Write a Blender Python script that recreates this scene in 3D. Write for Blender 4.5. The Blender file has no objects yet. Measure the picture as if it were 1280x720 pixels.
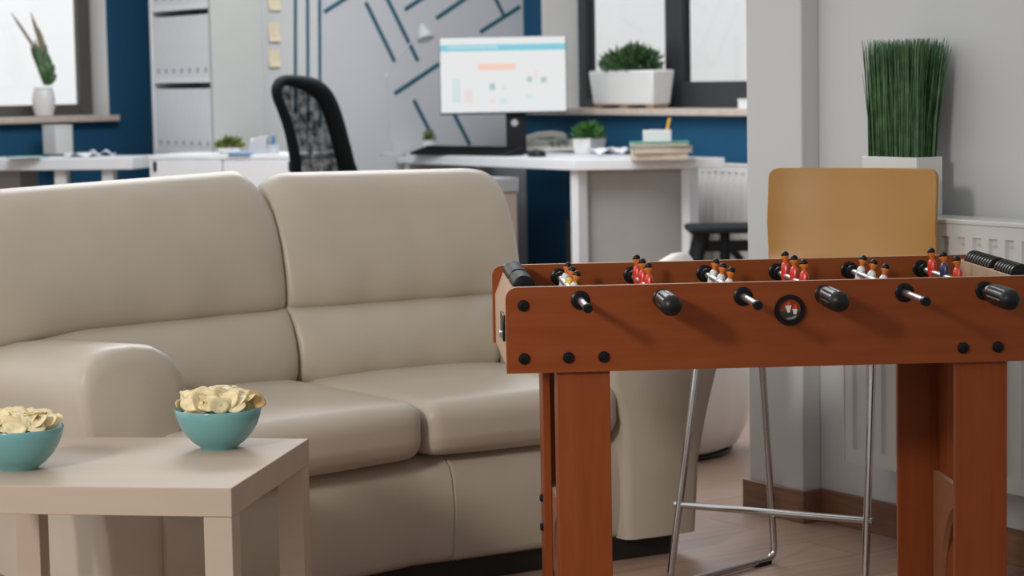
import bpy, bmesh, math, random
from mathutils import Vector, Matrix
random.seed(7)
PI = math.pi
sc = bpy.context.scene
COL = sc.collection

# ------------------------------------------------------------------ camera
F = 2850.0; CAMH = 1.14; TH = math.atan(264 / F); RO = 0.018
fw = Vector((0, math.cos(TH), -math.sin(TH)))
r0 = Vector((1, 0, 0)); u0 = Vector((0, math.sin(TH), math.cos(TH)))
RI = math.cos(RO) * r0 - math.sin(RO) * u0
UP = math.sin(RO) * r0 + math.cos(RO) * u0
cam_d = bpy.data.cameras.new('camera'); cam = bpy.data.objects.new('camera', cam_d); COL.objects.link(cam)
m = Matrix.Identity(4)
for i in range(3):
    m[i][0] = RI[i]; m[i][1] = UP[i]; m[i][2] = -fw[i]
m[2][3] = CAMH
cam.matrix_world = m
cam_d.sensor_width = 36; cam_d.lens = 36 * F / 1280
cam_d.dof.use_dof = True; cam_d.dof.focus_distance = 4.25; cam_d.dof.aperture_fstop = 7.0
cam_d.clip_end = 100
sc.camera = cam


def az(px, py, z):
    """world point at height z that the photograph shows at (px, py)"""
    d = fw + (px - 640) / F * RI + (360 - py) / F * UP
    k = (z - CAMH) / d.z
    return Vector((d.x * k, d.y * k, z))


def ay(px, py, y):
    d = fw + (px - 640) / F * RI + (360 - py) / F * UP
    k = y / d.y
    return Vector((d.x * k, y, CAMH + d.z * k))


# ------------------------------------------------------------------ materials
def lin(c):
    c /= 255.0
    return c / 12.92 if c <= 0.04045 else ((c + 0.055) / 1.055) ** 2.4


def S(r, g, b):
    return (lin(r), lin(g), lin(b))


MATS = {}


def mat(name, col, rough=0.5, metal=0.0, var=0.06, scale=12.0, bump=0.0, bscale=200.0, stretch=(1, 1, 1), spec=0.5, coat=0.0, emit=0.0, transm=0.0, trans=0.0):
    if name in MATS: return MATS[name]
    mt = bpy.data.materials.new(name); mt.use_nodes = True
    nt = mt.node_tree; N = nt.nodes; L = nt.links
    b = N['Principled BSDF']
    b.inputs['Roughness'].default_value = rough
    b.inputs['Metallic'].default_value = metal
    b.inputs['Specular IOR Level'].default_value = spec
    b.inputs['Coat Weight'].default_value = coat
    b.inputs['Transmission Weight'].default_value = transm
    tc = N.new('ShaderNodeTexCoord'); mp = N.new('ShaderNodeMapping')
    mp.inputs['Scale'].default_value = stretch
    nz = N.new('ShaderNodeTexNoise'); nz.inputs['Scale'].default_value = scale; nz.inputs['Detail'].default_value = 4
    rp = N.new('ShaderNodeValToRGB')
    rp.color_ramp.elements[0].position = 0.3; rp.color_ramp.elements[1].position = 0.7
    rp.color_ramp.elements[0].color = tuple(max(0, c * (1 - var)) for c in col) + (1,)
    rp.color_ramp.elements[1].color = tuple(min(1, c * (1 + var)) for c in col) + (1,)
    L.new(tc.outputs['Object'], mp.inputs['Vector']); L.new(mp.outputs[0], nz.inputs['Vector'])
    L.new(nz.outputs['Fac'], rp.inputs['Fac']); L.new(rp.outputs['Color'], b.inputs['Base Color'])
    if emit:
        L.remove(b.inputs['Base Color'].links[0]); b.inputs['Base Color'].default_value = (0.02, 0.02, 0.02, 1)
        L.new(rp.outputs['Color'], b.inputs['Emission Color']); b.inputs['Emission Strength'].default_value = emit
    if bump:
        n2 = N.new('ShaderNodeTexNoise'); n2.inputs['Scale'].default_value = bscale; n2.inputs['Detail'].default_value = 3
        bp = N.new('ShaderNodeBump'); bp.inputs['Strength'].default_value = bump; bp.inputs['Distance'].default_value = 0.002
        L.new(mp.outputs[0], n2.inputs['Vector']); L.new(n2.outputs['Fac'], bp.inputs['Height']); L.new(bp.outputs[0], b.inputs['Normal'])
    if trans:
        out = N['Material Output']; tr = N.new('ShaderNodeBsdfTransparent'); mx = N.new('ShaderNodeMixShader')
        mx.inputs[0].default_value = trans
        L.new(b.outputs[0], mx.inputs[1]); L.new(tr.outputs[0], mx.inputs[2]); L.new(mx.outputs[0], out.inputs['Surface'])
    MATS[name] = mt
    return mt


def wood(name, c1, c2, rough=0.4, stretch=(1.2, 14, 14), scale=3.0, spec=0.5):
    mt = bpy.data.materials.new(name); mt.use_nodes = True
    nt = mt.node_tree; N = nt.nodes; L = nt.links; b = N['Principled BSDF']
    b.inputs['Roughness'].default_value = rough; b.inputs['Specular IOR Level'].default_value = spec
    tc = N.new('ShaderNodeTexCoord'); mp = N.new('ShaderNodeMapping'); mp.inputs['Scale'].default_value = stretch
    nz = N.new('ShaderNodeTexNoise'); nz.inputs['Scale'].default_value = scale; nz.inputs['Detail'].default_value = 6; nz.inputs['Roughness'].default_value = 0.65
    rp = N.new('ShaderNodeValToRGB'); rp.color_ramp.elements[0].position = 0.32; rp.color_ramp.elements[1].position = 0.68
    rp.color_ramp.elements[0].color = c1 + (1,); rp.color_ramp.elements[1].color = c2 + (1,)
    L.new(tc.outputs['Object'], mp.inputs[0]); L.new(mp.outputs[0], nz.inputs['Vector']); L.new(nz.outputs['Fac'], rp.inputs[0]); L.new(rp.outputs[0], b.inputs['Base Color'])
    MATS[name] = mt
    return mt


M = {}
M['leather'] = mat('cream leather', (0.50, 0.435, 0.35), 0.42, var=0.05, scale=5, bump=0.10, bscale=350)
M['leather2'] = mat('white leather', (0.60, 0.54, 0.49), 0.45, var=0.04, scale=5, bump=0.08, bscale=300)
M['plinth'] = mat('black plinth', (0.012, 0.010, 0.009), 0.6)
M['cherry'] = wood('cherry wood veneer', (0.235, 0.053, 0.014), (0.285, 0.070, 0.019), 0.40, spec=0.2)
M['cherry_v'] = wood('cherry wood veneer upright', (0.225, 0.050, 0.013), (0.285, 0.070, 0.019), 0.40, spec=0.2, stretch=(14, 14, 1.2))
M['midwood'] = wood('mid brown board', (0.27, 0.105, 0.05), (0.33, 0.135, 0.065), 0.45)
M['bare'] = wood('bare board', (0.52, 0.33, 0.22), (0.57, 0.37, 0.25), 0.5)
M['birch'] = wood('pale birch foil', (0.47, 0.38, 0.30), (0.51, 0.415, 0.33), 0.5, stretch=(1, 6, 6), scale=2, spec=0.2)
M['bowl'] = mat('turquoise ceramic', (0.165, 0.385, 0.395), 0.16, var=0.04, spec=0.6)
M['chip'] = mat('potato chip', (0.80, 0.67, 0.40), 0.5, var=0.20, scale=70, bump=0.3, bscale=120)
M['chip_b'] = mat('browned potato chip', (0.66, 0.44, 0.17), 0.55, var=0.25, scale=45, bump=0.3, bscale=120)
M['black'] = mat('black plastic', (0.005, 0.005, 0.006), 0.30, spec=0.28)
M['grip'] = mat('black grip rubber', (0.006, 0.006, 0.007), 0.36, spec=0.4)
M['blackm'] = mat('matt black plastic', (0.009, 0.011, 0.013), 0.6, spec=0.2)
M['chrome'] = mat('chrome', (0.62, 0.61, 0.60), 0.14, 1.0, var=0.02)
M['rod'] = mat('steel rod', (0.70, 0.70, 0.71), 0.34, 1.0, var=0.02)
M['yellow'] = mat('mustard shell', (0.42, 0.215, 0.048), 0.42, var=0.04, scale=4)
M['skin'] = mat('orange skin plastic', (0.72, 0.19, 0.035), 0.35)
M['red'] = mat('red jersey', (0.75, 0.045, 0.025), 0.3)
M['whitej'] = mat('white jersey', (0.72, 0.72, 0.74), 0.3)
M['yellowj'] = mat('yellow jersey', (0.72, 0.55, 0.06), 0.3)
M['navyj'] = mat('navy jersey', (0.03, 0.035, 0.12), 0.3)
M['pitch'] = mat('green pitch', (0.05, 0.22, 0.06), 0.6)
M['white'] = mat('white laminate', (0.66, 0.68, 0.70), 0.4, var=0.02)
M['whitem'] = mat('white metal', (0.68, 0.70, 0.72), 0.35, var=0.02)
M['whitec'] = mat('white ceramic', (0.72, 0.72, 0.71), 0.35, var=0.02)
M['binder'] = mat('white binder board', (0.62, 0.64, 0.67), 0.5, var=0.03)
M['paper'] = mat('paper', (0.72, 0.73, 0.77), 0.7, var=0.03)
M['shelfshade'] = mat('shaded shelf board', (0.36, 0.37, 0.36), 0.5, var=0.02)  # darker than the other boards: shade on this side is put into the colour
M['gap'] = mat('green grey shadow gap', (0.10, 0.15, 0.15), 0.7)
M['paintw'] = mat('white wall paint', (0.585, 0.598, 0.60), 0.75, var=0.015, scale=2, bump=0.04, bscale=180)
M['paintg'] = mat('grey wall paint', (0.53, 0.54, 0.57), 0.75, var=0.015, scale=2)
M['paintb'] = mat('blue wall paint', (0.010, 0.070, 0.145), 0.7, var=0.05, scale=2, spec=0.2)
M['teal'] = mat('teal tape', (0.012, 0.10, 0.15), 0.6)
M['sill'] = mat('sand stone sill', (0.50, 0.42, 0.36), 0.5, var=0.10, scale=30)
M['wframe2'] = mat('bronze grey window frame', (0.075, 0.072, 0.066), 0.5)
M['wframe'] = mat('anthracite window frame', (0.030, 0.034, 0.038), 0.4)
M['rad'] = mat('radiator enamel', (0.62, 0.62, 0.60), 0.35, var=0.015)
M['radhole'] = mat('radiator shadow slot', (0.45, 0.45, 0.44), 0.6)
M['skirt'] = wood('brown skirting', (0.16, 0.075, 0.042), (0.25, 0.125, 0.075), 0.45, stretch=(2, 18, 18))
M['terra'] = mat('plant soil', (0.05, 0.03, 0.02), 0.9)
M['leaf'] = mat('dark leaf', (0.045, 0.11, 0.035), 0.5, var=0.4, scale=20)
M['leaf2'] = mat('fresh leaf', (0.05, 0.16, 0.03), 0.5, var=0.4, scale=20)
M['leaf3'] = mat('olive succulent', (0.13, 0.15, 0.03), 0.5, var=0.3, scale=20)
M['grassb'] = mat('artificial grass blade', (0.06, 0.15, 0.055), 0.45, var=0.5, scale=40)
M['stem'] = mat('dry stem', (0.22, 0.19, 0.13), 0.7)
M['feet'] = wood('oak stand', (0.32, 0.19, 0.10), (0.42, 0.26, 0.15), 0.5)
M['screen'] = mat('monitor white', (0.80, 0.82, 0.82), 0.4, var=0.0, emit=0.93)
M['s_cyan'] = mat('screen cyan', (0.20, 0.58, 0.70), 0.4, var=0.0, emit=0.95)
M['s_orange'] = mat('screen orange', (0.88, 0.60, 0.50), 0.4, var=0.0, emit=0.95)
M['s_mint'] = mat('screen mint', (0.64, 0.75, 0.75), 0.4, var=0.0, emit=0.95)
M['s_rose'] = mat('screen rose', (0.80, 0.69, 0.68), 0.4, var=0.0, emit=0.95)
M['s_grey'] = mat('screen green', (0.42, 0.56, 0.53), 0.4, var=0.0, emit=0.95)
M['mesh'] = mat('chair mesh', (0.010, 0.014, 0.017), 0.9, trans=0.24, spec=0.1)
_n = M['mesh'].node_tree; _mx = [n for n in _n.nodes if n.type == 'MIX_SHADER'][0]
_tc = _n.nodes.new('ShaderNodeTexCoord'); _nz = _n.nodes.new('ShaderNodeTexNoise'); _nz.inputs['Scale'].default_value = 28; _mr = _n.nodes.new('ShaderNodeMapRange')
_mr.inputs['From Min'].default_value = 0.35; _mr.inputs['From Max'].default_value = 0.65; _mr.inputs['To Min'].default_value = 0.05; _mr.inputs['To Max'].default_value = 0.34
_n.links.new(_tc.outputs['Object'], _nz.inputs['Vector']); _n.links.new(_nz.outputs['Fac'], _mr.inputs['Value']); _n.links.new(_mr.outputs[0], _mx.inputs[0])
M['chairb'] = mat('black chair plastic', (0.006, 0.010, 0.012), 0.7, spec=0.15)
M['phone'] = mat('cream phone plastic', (0.80, 0.78, 0.71), 0.4)
M['page'] = mat('cream page block', (0.62, 0.54, 0.44), 0.7, var=0.08, scale=60)
M['green'] = mat('green book cover', (0.05, 0.30, 0.24), 0.5)
M['cover'] = mat('beige book cover', (0.55, 0.46, 0.36), 0.6)
M['pencil'] = mat('yellow pencil', (0.75, 0.42, 0.04), 0.5)
M['bluepen'] = mat('blue pen', (0.03, 0.16, 0.38), 0.4)
M['bluef'] = mat('blue folder', (0.10, 0.25, 0.48), 0.5)
M['note'] = mat('sticky note', (0.74, 0.65, 0.46), 0.7, var=0.08, scale=60)
M['lamp'] = mat('pale grey lamp metal', (0.40, 0.41, 0.43), 0.4)
M['frost'] = mat('frosted plastic', (0.55, 0.58, 0.62), 0.35, trans=0.35)
M['panelg'] = mat('grey desk panel', (0.30, 0.29, 0.27), 0.5, var=0.03)
M['taupe'] = mat('taupe panel', (0.34, 0.28, 0.24), 0.5, var=0.03)
M['greyb'] = mat('grey box', (0.30, 0.31, 0.32), 0.6)


def glass(tint, nm):
    mt = bpy.data.materials.new(nm); mt.use_nodes = True
    N = mt.node_tree.nodes; L = mt.node_tree.links; N.remove(N['Principled BSDF'])
    g = N.new('ShaderNodeBsdfGlossy'); g.inputs['Roughness'].default_value = 0.02
    t = N.new('ShaderNodeBsdfTransparent'); t.inputs['Color'].default_value = (tint, tint, tint, 1)
    lw = N.new('ShaderNodeLayerWeight'); mx = N.new('ShaderNodeMixShader'); nz = N.new('ShaderNodeTexNoise')
    pw = N.new('ShaderNodeMath'); pw.operation = 'POWER'; pw.inputs[1].default_value = 5.0
    mr = N.new('ShaderNodeMapRange'); mr.inputs['To Min'].default_value = 0.04; mr.inputs['To Max'].default_value = 0.9
    L.new(lw.outputs['Facing'], pw.inputs[0]); L.new(pw.outputs[0], mr.inputs['Value'])
    nz.inputs['Scale'].default_value = 2; m2 = N.new('ShaderNodeMapRange'); m2.inputs['To Min'].default_value = 0.015; m2.inputs['To Max'].default_value = 0.03
    L.new(nz.outputs['Fac'], m2.inputs['Value']); L.new(m2.outputs[0], g.inputs['Roughness'])
    L.new(mr.outputs[0], mx.inputs[0]); L.new(t.outputs[0], mx.inputs[1]); L.new(g.outputs[0], mx.inputs[2])
    L.new(mx.outputs[0], N['Material Output'].inputs['Surface'])
    return mt


M['glass'] = glass(0.83, 'window glass')
M['glass2'] = glass(0.93, 'clear window glass')


def floor_mat():
    mt = bpy.data.materials.new('wood laminate floor'); mt.use_nodes = True
    N = mt.node_tree.nodes; L = mt.node_tree.links; b = N['Principled BSDF']
    b.inputs['Roughness'].default_value = 0.38
    tc = N.new('ShaderNodeTexCoord'); mp = N.new('ShaderNodeMapping'); mp.inputs['Rotation'].default_value = (0, 0, math.radians(-33.4))
    br = N.new('ShaderNodeTexBrick'); br.inputs['Scale'].default_value = 1.0
    br.inputs['Brick Width'].default_value = 1.2; br.inputs['Row Height'].default_value = 0.19; br.inputs['Mortar Size'].default_value = 0.002
    br.inputs['Color1'].default_value = (0.36, 0.235, 0.175, 1); br.inputs['Color2'].default_value = (0.42, 0.285, 0.215, 1); br.inputs['Mortar'].default_value = (0.22, 0.14, 0.10, 1)
    m2 = N.new('ShaderNodeMapping'); m2.inputs['Scale'].default_value = (1.5, 16, 1)
    nz = N.new('ShaderNodeTexNoise'); nz.inputs['Scale'].default_value = 2.5; nz.inputs['Detail'].default_value = 6
    rp = N.new('ShaderNodeValToRGB'); rp.color_ramp.elements[0].color = (0.72, 0.68, 0.66, 1); rp.color_ramp.elements[1].color = (1.12, 1.12, 1.12, 1)
    mx = N.new('ShaderNodeMix'); mx.data_type = 'RGBA'; mx.blend_type = 'MULTIPLY'; mx.inputs['Factor'].default_value = 1
    L.new(tc.outputs['Object'], mp.inputs[0]); L.new(mp.outputs[0], br.inputs['Vector']); L.new(mp.outputs[0], m2.inputs[0]); L.new(m2.outputs[0], nz.inputs['Vector'])
    L.new(nz.outputs['Fac'], rp.inputs[0]); L.new(br.outputs['Color'], mx.inputs['A']); L.new(rp.outputs[0], mx.inputs['B']); L.new(mx.outputs['Result'], b.inputs['Base Color'])
    return mt


M['floor'] = floor_mat()


# ------------------------------------------------------------------ mesh builder
class MB:
    def __init__(s): s.bm = bmesh.new(); s.mi = 0

    def face(s, vs, smooth=True):
        try:
            f = s.bm.faces.new(vs)
        except ValueError:
            return None
        f.material_index = s.mi; f.smooth = smooth
        return f

    def hexa(s, pts):
        v = [s.bm.verts.new(p) for p in pts]   # 0-3 bottom ccw, 4-7 top ccw
        for q in ((3, 2, 1, 0), (4, 5, 6, 7), (0, 1, 5, 4), (1, 2, 6, 5), (2, 3, 7, 6), (3, 0, 4, 7)): s.face([v[i] for i in q])
        return s

    def box(s, x0, x1, y0, y1, z0, z1):
        return s.hexa([(x0, y0, z0), (x1, y0, z0), (x1, y1, z0), (x0, y1, z0), (x0, y0, z1), (x1, y0, z1), (x1, y1, z1), (x0, y1, z1)])

    def rings(s, rings, cap=True, closed=False):
        R = [[s.bm.verts.new(p) for p in r] for r in rings]
        n = len(R[0])
        rng = range(len(R)) if closed else range(len(R) - 1)
        for i in rng:
            a, b = R[i], R[(i + 1) % len(R)]
            for j in range(n): s.face([a[j], a[(j + 1) % n], b[(j + 1) % n], b[j]])
        if cap and not closed:
            s.face(R[0][::-1]); s.face(R[-1])
        return s

    def tube(s, pts, r, seg=12, closed=False):
        pts = [Vector(p) for p in pts]; n = len(pts); rr = []
        up = None
        for i, p in enumerate(pts):
            a = pts[(i - 1) % n] if closed or i > 0 else p; b = pts[(i + 1) % n] if closed or i < n - 1 else p
            t = (b - a).normalized()
            if up is None:
                up = Vector((0, 0, 1)) if abs(t.z) < 0.9 else Vector((1, 0, 0))
            x = t.cross(up).normalized(); up = x.cross(t).normalized()
            ri = r[i] if isinstance(r, (list, tuple)) else r
            rr.append([p + ri * (math.cos(2 * PI * k / seg) * x + math.sin(2 * PI * k / seg) * up) for k in range(seg)])
        return s.rings(rr, closed=closed)

    def lathe(s, prof, c=(0, 0, 0), axis=(0, 0, 1), seg=32, lobe=None, cap=True):
        ax = Vector(axis).normalized(); h = Vector((0, 0, 1)) if abs(ax.z) < 0.9 else Vector((1, 0, 0))
        x = h.cross(ax).normalized(); y = ax.cross(x); c = Vector(c)
        rr = []
        for r, z in prof:
            ring = []
            for k in range(seg):
                t = 2 * PI * k / seg
                q = r * (lobe(t, z) if lobe else 1)
                ring.append(c + ax * z + q * (math.cos(t) * x + math.sin(t) * y))
            rr.append(ring)
        return s.rings(rr, cap=cap)

    def prism(s, poly, z0, z1):
        return s.rings([[(p[0], p[1], z0) for p in poly], [(p[0], p[1], z1) for p in poly]])

    def quad(s, a, b, c, d):
        s.face([s.bm.verts.new(p) for p in (a, b, c, d)]); return s

    def rbox(s, pts, dims, r, bulge=(0, 0, 0), n=(14, 14, 8), dent=None):
        """soft box: rounded box of real size dims, bulged on its faces, mapped into a hexahedron"""
        tmp = bmesh.new(); P = [Vector(p) for p in pts]
        hx, hy, hz = [d / 2 for d in dims]

        def grid(k):   # parameter values, denser near the ends
            rr = r / [hx, hy, hz][k]
            e = [-1 + rr * (1 - math.cos(t * PI / 2 / 5)) for t in range(5)] if rr < 1 else [-1]
            mid = [-1 + rr + (2 - 2 * rr) * i / n[k] for i in range(n[k] + 1)]
            return e + mid + [-v for v in e[::-1]]
        G = [grid(0), grid(1), grid(2)]
        vs = {}

        def V(i, j, k):
            key = (i, j, k)
            if key in vs: return vs[key]
            p = Vector((G[0][i] * hx, G[1][j] * hy, G[2][k] * hz))
            c = Vector((max(-hx + r, min(hx - r, p.x)), max(-hy + r, min(hy - r, p.y)), max(-hz + r, min(hz - r, p.z))))
            d = p - c
            if d.length > 1e-9:
                d = d.normalized() * r
                p = c + d
            u = p.x / hx, p.y / hy, p.z / hz
            q = [1 - abs(t) ** 2.6 for t in u]
            p = p + Vector((bulge[0] * u[0] * q[1] * q[2], bulge[1] * u[1] * q[0] * q[2], bulge[2] * u[2] * q[0] * q[1]))
            if dent: p = dent(p, (hx, hy, hz))
            a, b, c2 = (p.x / hx + 1) / 2, (p.y / hy + 1) / 2, (p.z / hz + 1) / 2
            lo = (P[0] * (1 - a) + P[1] * a) * (1 - b) + (P[3] * (1 - a) + P[2] * a) * b
            hi = (P[4] * (1 - a) + P[5] * a) * (1 - b) + (P[7] * (1 - a) + P[6] * a) * b
            vs[key] = s.bm.verts.new(lo * (1 - c2) + hi * c2)
            return vs[key]
        X, Y, Z = len(G[0]) - 1, len(G[1]) - 1, len(G[2]) - 1
        for i in range(X):
            for j in range(Y):
                s.face([V(i, j + 1, 0), V(i + 1, j + 1, 0), V(i + 1, j, 0), V(i, j, 0)]); s.face([V(i, j, Z), V(i + 1, j, Z), V(i + 1, j + 1, Z), V(i, j + 1, Z)])
        for i in range(X):
            for k in range(Z):
                s.face([V(i, 0, k), V(i + 1, 0, k), V(i + 1, 0, k + 1), V(i, 0, k + 1)]); s.face([V(i, Y, k + 1), V(i + 1, Y, k + 1), V(i + 1, Y, k), V(i, Y, k)])
        for j in range(Y):
            for k in range(Z):
                s.face([V(0, j, k + 1), V(0, j + 1, k + 1), V(0, j + 1, k), V(0, j, k)]); s.face([V(X, j, k), V(X, j + 1, k), V(X, j + 1, k + 1), V(X, j, k + 1)])
        tmp.free()
        return s

    def build(s, name, mats, parent=None, loc=(0, 0, 0), rz=0.0, bevel=0.0, sharp=35, sub=0, fixn=True):
        if fixn: bmesh.ops.recalc_face_normals(s.bm, faces=s.bm.faces)
        me = bpy.data.meshes.new(name); s.bm.to_mesh(me); s.bm.free()
        for mm in (mats if isinstance(mats, (list, tuple)) else [mats]): me.materials.append(mm)
        if sharp: me.set_sharp_from_angle(angle=math.radians(sharp))
        o = bpy.data.objects.new(name, me); COL.objects.link(o)
        o.location = loc; o.rotation_euler = (0, 0, rz)
        if parent: o.parent = parent
        if bevel:
            b = o.modifiers.new('bevel', 'BEVEL'); b.width = bevel; b.segments = 2; b.limit_method = 'ANGLE'; b.angle_limit = math.radians(40); b.harden_normals = False
        if sub:
            b = o.modifiers.new('sub', 'SUBSURF'); b.levels = sub; b.render_levels = sub
        return o


def tag(o, label, cat, group=None, kind=None):
    o['label'] = label; o['category'] = cat
    if group: o['group'] = group
    if kind: o['kind'] = kind
    return o


def thing(name, label, cat, loc, rz=0.0, group=None):
    o = bpy.data.objects.new(name, None); COL.objects.link(o); o.location = loc; o.rotation_euler = (0, 0, rz)
    return tag(o, label, cat, group)


def struct(o): o['kind'] = 'structure'; return o


def copy_tree(o, parent=None):
    c = o.copy(); COL.objects.link(c)
    if parent: c.parent = parent
    for ch in list(o.children): copy_tree(ch, c)
    return c


E1 = Vector((0.55, -0.835, 0)).normalized(); E2 = Vector((E1.y * -1, E1.x, 0))
A1 = math.atan2(E1.y, E1.x); A2 = A1 + PI / 2       # wall frames: local -y faces the room


def loc1(o, x, y, z=0): return Vector(o) + E1 * x + E2 * y + Vector((0, 0, z))


# ------------------------------------------------------------------ setting
struct(MB().box(-6, 7, -3, 16, -0.08, 0).build('floor', M['floor'], sharp=0))
HT = 2.75


def wall_with_opening(name, x0, x1, th, ox0, ox1, oz0, oz1, mats, loc, rz):
    mb = MB()
    mb.box(x0, ox0, 0, th, 0, HT); mb.box(ox1, x1, 0, th, 0, HT); mb.box(ox0, ox1, 0, th, 0, oz0); mb.box(ox0, ox1, 0, th, oz1, HT)
    return struct(mb.build(name, mats, loc=loc, rz=rz))


# far window wall on the right (along E1), its corner with the grey wall
CF = Vector((0.09, 12.75, 0))
wall_with_opening('wall_window', -0.02, 3.2, 0.36, 0.182, 2.25, 0.93, 2.35, M['paintb'], CF, A1)
# grey wall with teal strips (along E2), white panel towards the shelf
def wall_grey():
    mb = MB()
    mb.box(-1.273, 0.0, 0, 0.2, 0, HT)
    mb.mi = 1; mb.box(-1.885, -1.273, 0, 0.2, 0, HT)
    # teal strips: proud tape, laid out on the wall plane
    nrm = Vector((-E1.x, -E1.y, 0))

    def onwall(px, py):
        d = fw + (px - 640) / F * RI + (360 - py) / F * UP
        k = (CF - Vector((0, 0, CAMH))).dot(nrm) / d.dot(nrm)
        p = Vector((0, 0, CAMH)) + d * k
        return Vector(((p - CF).dot(E2), p.z))
    mb.mi = 2
    strips = [((405, 15), (441, -8)), ((457, 3), (493, 77)), ((470, -30), (522, 76)), ((506, 12), (545, -14)), ((545, 23), (590, -8)),
              ((493, 117), (562, 71)), ((517, 125), (537, 164)), ((560, 128), (587, 181)), ((369, -40), (369, 140)), ((384, -40), (385, 150)), ((399, -40), (400, 160)), ((600, 40), (650, 8)), ((610, -20), (630, 20))]
    for a, b in strips:
        p, q = onwall(*a), onwall(*b); t = (q - p).normalized(); n = Vector((-t.y, t.x)) * 0.0105
        if abs(a[0] - b[0]) < 3: n = n * 0.8
        c = [p + n, p - n, q - n, q + n]
        mb.rings([[(v.x, -0.004, v.y) for v in c], [(v.x, 0.0, v.y) for v in c]])
    return struct(mb.build('wall_back', [M['paintg'], M['paintw'], M['teal']], loc=CF, rz=A2))


wall_grey()
# shelf corner wall, hidden side
BS = Vector((-1.446, 11.2, 0))            # bookshelf near front corner
WL = Vector((-2.14, 12.28, 0))
pB = loc1(BS, 0, 0.285)
struct(MB().box(-1.6, -0.45, 0, 0.12, 0, HT).build('wall_return', M['paintw'], loc=pB, rz=A1))
# left window wall (along E2)
wall_with_opening('wall_left', -3.6, 0.50, 0.3, -1.8, -0.006, 0.95, 2.35, M['paintb'], WL, A2)
# right wall and pillar
WR = Vector((0.782, 5.733, 0))
struct(MB().box(-0.225, 4.2, 0, 0.15, 0, HT).build('wall_right', M['paintw'], loc=WR, rz=A1))
PC = loc1(WR, -0.006, 0)
struct(MB().box(-0.216, 0.0, -0.058, 0.0, 0, HT).build('pillar', M['paintw'], loc=PC, rz=A1, bevel=0.004))
struct(MB().box(0.0, 3.2, -0.12, 0.0, 0, HT).build('wall_partition', M['paintw'], loc=loc1(WR, -0.225, 0.0), rz=A2))
# skirting
mb = MB(); mb.box(0.0, 4.2, -0.013, 0, 0, 0.083)
struct(mb.build('baseboard_right', M['skirt'], loc=loc1(WR, 0.007, 0), rz=A1, bevel=0.002))
mb = MB(); mb.box(-0.229, 0.013, -0.071, -0.058, 0, 0.083); mb.box(0, 0.013, -0.058, -0.0, 0, 0.083); mb.box(-0.229, -0.216, -0.058, 0.0, 0, 0.083)
struct(mb.build('baseboard_pillar', M['skirt'], loc=PC, rz=A1, bevel=0.002))


def sash(mb, x0, x1, z0, z1, y, w, wb, d=0.06):
    mb.box(x0, x0 + w, y, y + d, z0, z1); mb.box(x1 - w, x1, y, y + d, z0, z1)
    mb.box(x0 + w, x1 - w, y, y + d, z0, z0 + wb); mb.box(x0 + w, x1 - w, y, y + d, z1 - w, z1)


def window(name, loc, rz, x0, x1, z0, z1, rev, sashes, sillx, gl='glass'):
    w = bpy.data.objects.new(name, None); COL.objects.link(w); w.location = loc; w.rotation_euler = (0, 0, rz); struct(w)
    for (a, b, wl, wb) in sashes:
        f = MB(); sash(f, a, b, z0 + 0.0, z1, rev, wl, wb); fo = f.build('window_frame', M['wframe' if gl == 'glass' else 'wframe2'], w, bevel=0.004)
        g = MB(); g.box(a + wl, b - wl, rev + 0.025, rev + 0.033, z0 + wb, z1 - wl); g.build('window_pane', M[gl], fo)
    MB().box(sillx[0], sillx[1], -0.06, rev, z0 - 0.033, z0).build('window_sill', M['sill'], w, bevel=0.004)
    # white plastered reveal boards lining the opening
    mb = MB(); mb.box(x0, x0 + 0.004, -0.001, rev + 0.06, z0, z1); mb.box(x1 - 0.004, x1, -0.001, rev + 0.06, z0, z1); mb.box(x0, x1, -0.001, rev + 0.06, z1 - 0.004, z1)
    mb.build('window_reveal', M['whitec'], w)
    return w


window('window_1', CF, A1, 0.182, 2.25, 0.963, 2.35, 0.237, [(0.186, 1.05, 0.07, 0.05), (1.05, 2.246, 0.075, 0.135)], (0.03, 2.4))
window('window_2', WL, A2, -1.8, -0.006, 0.975, 2.35, 0.208, [(-1.796, -0.010, 0.07, 0.06)], (-1.9, 0.03), 'glass2')

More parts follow.
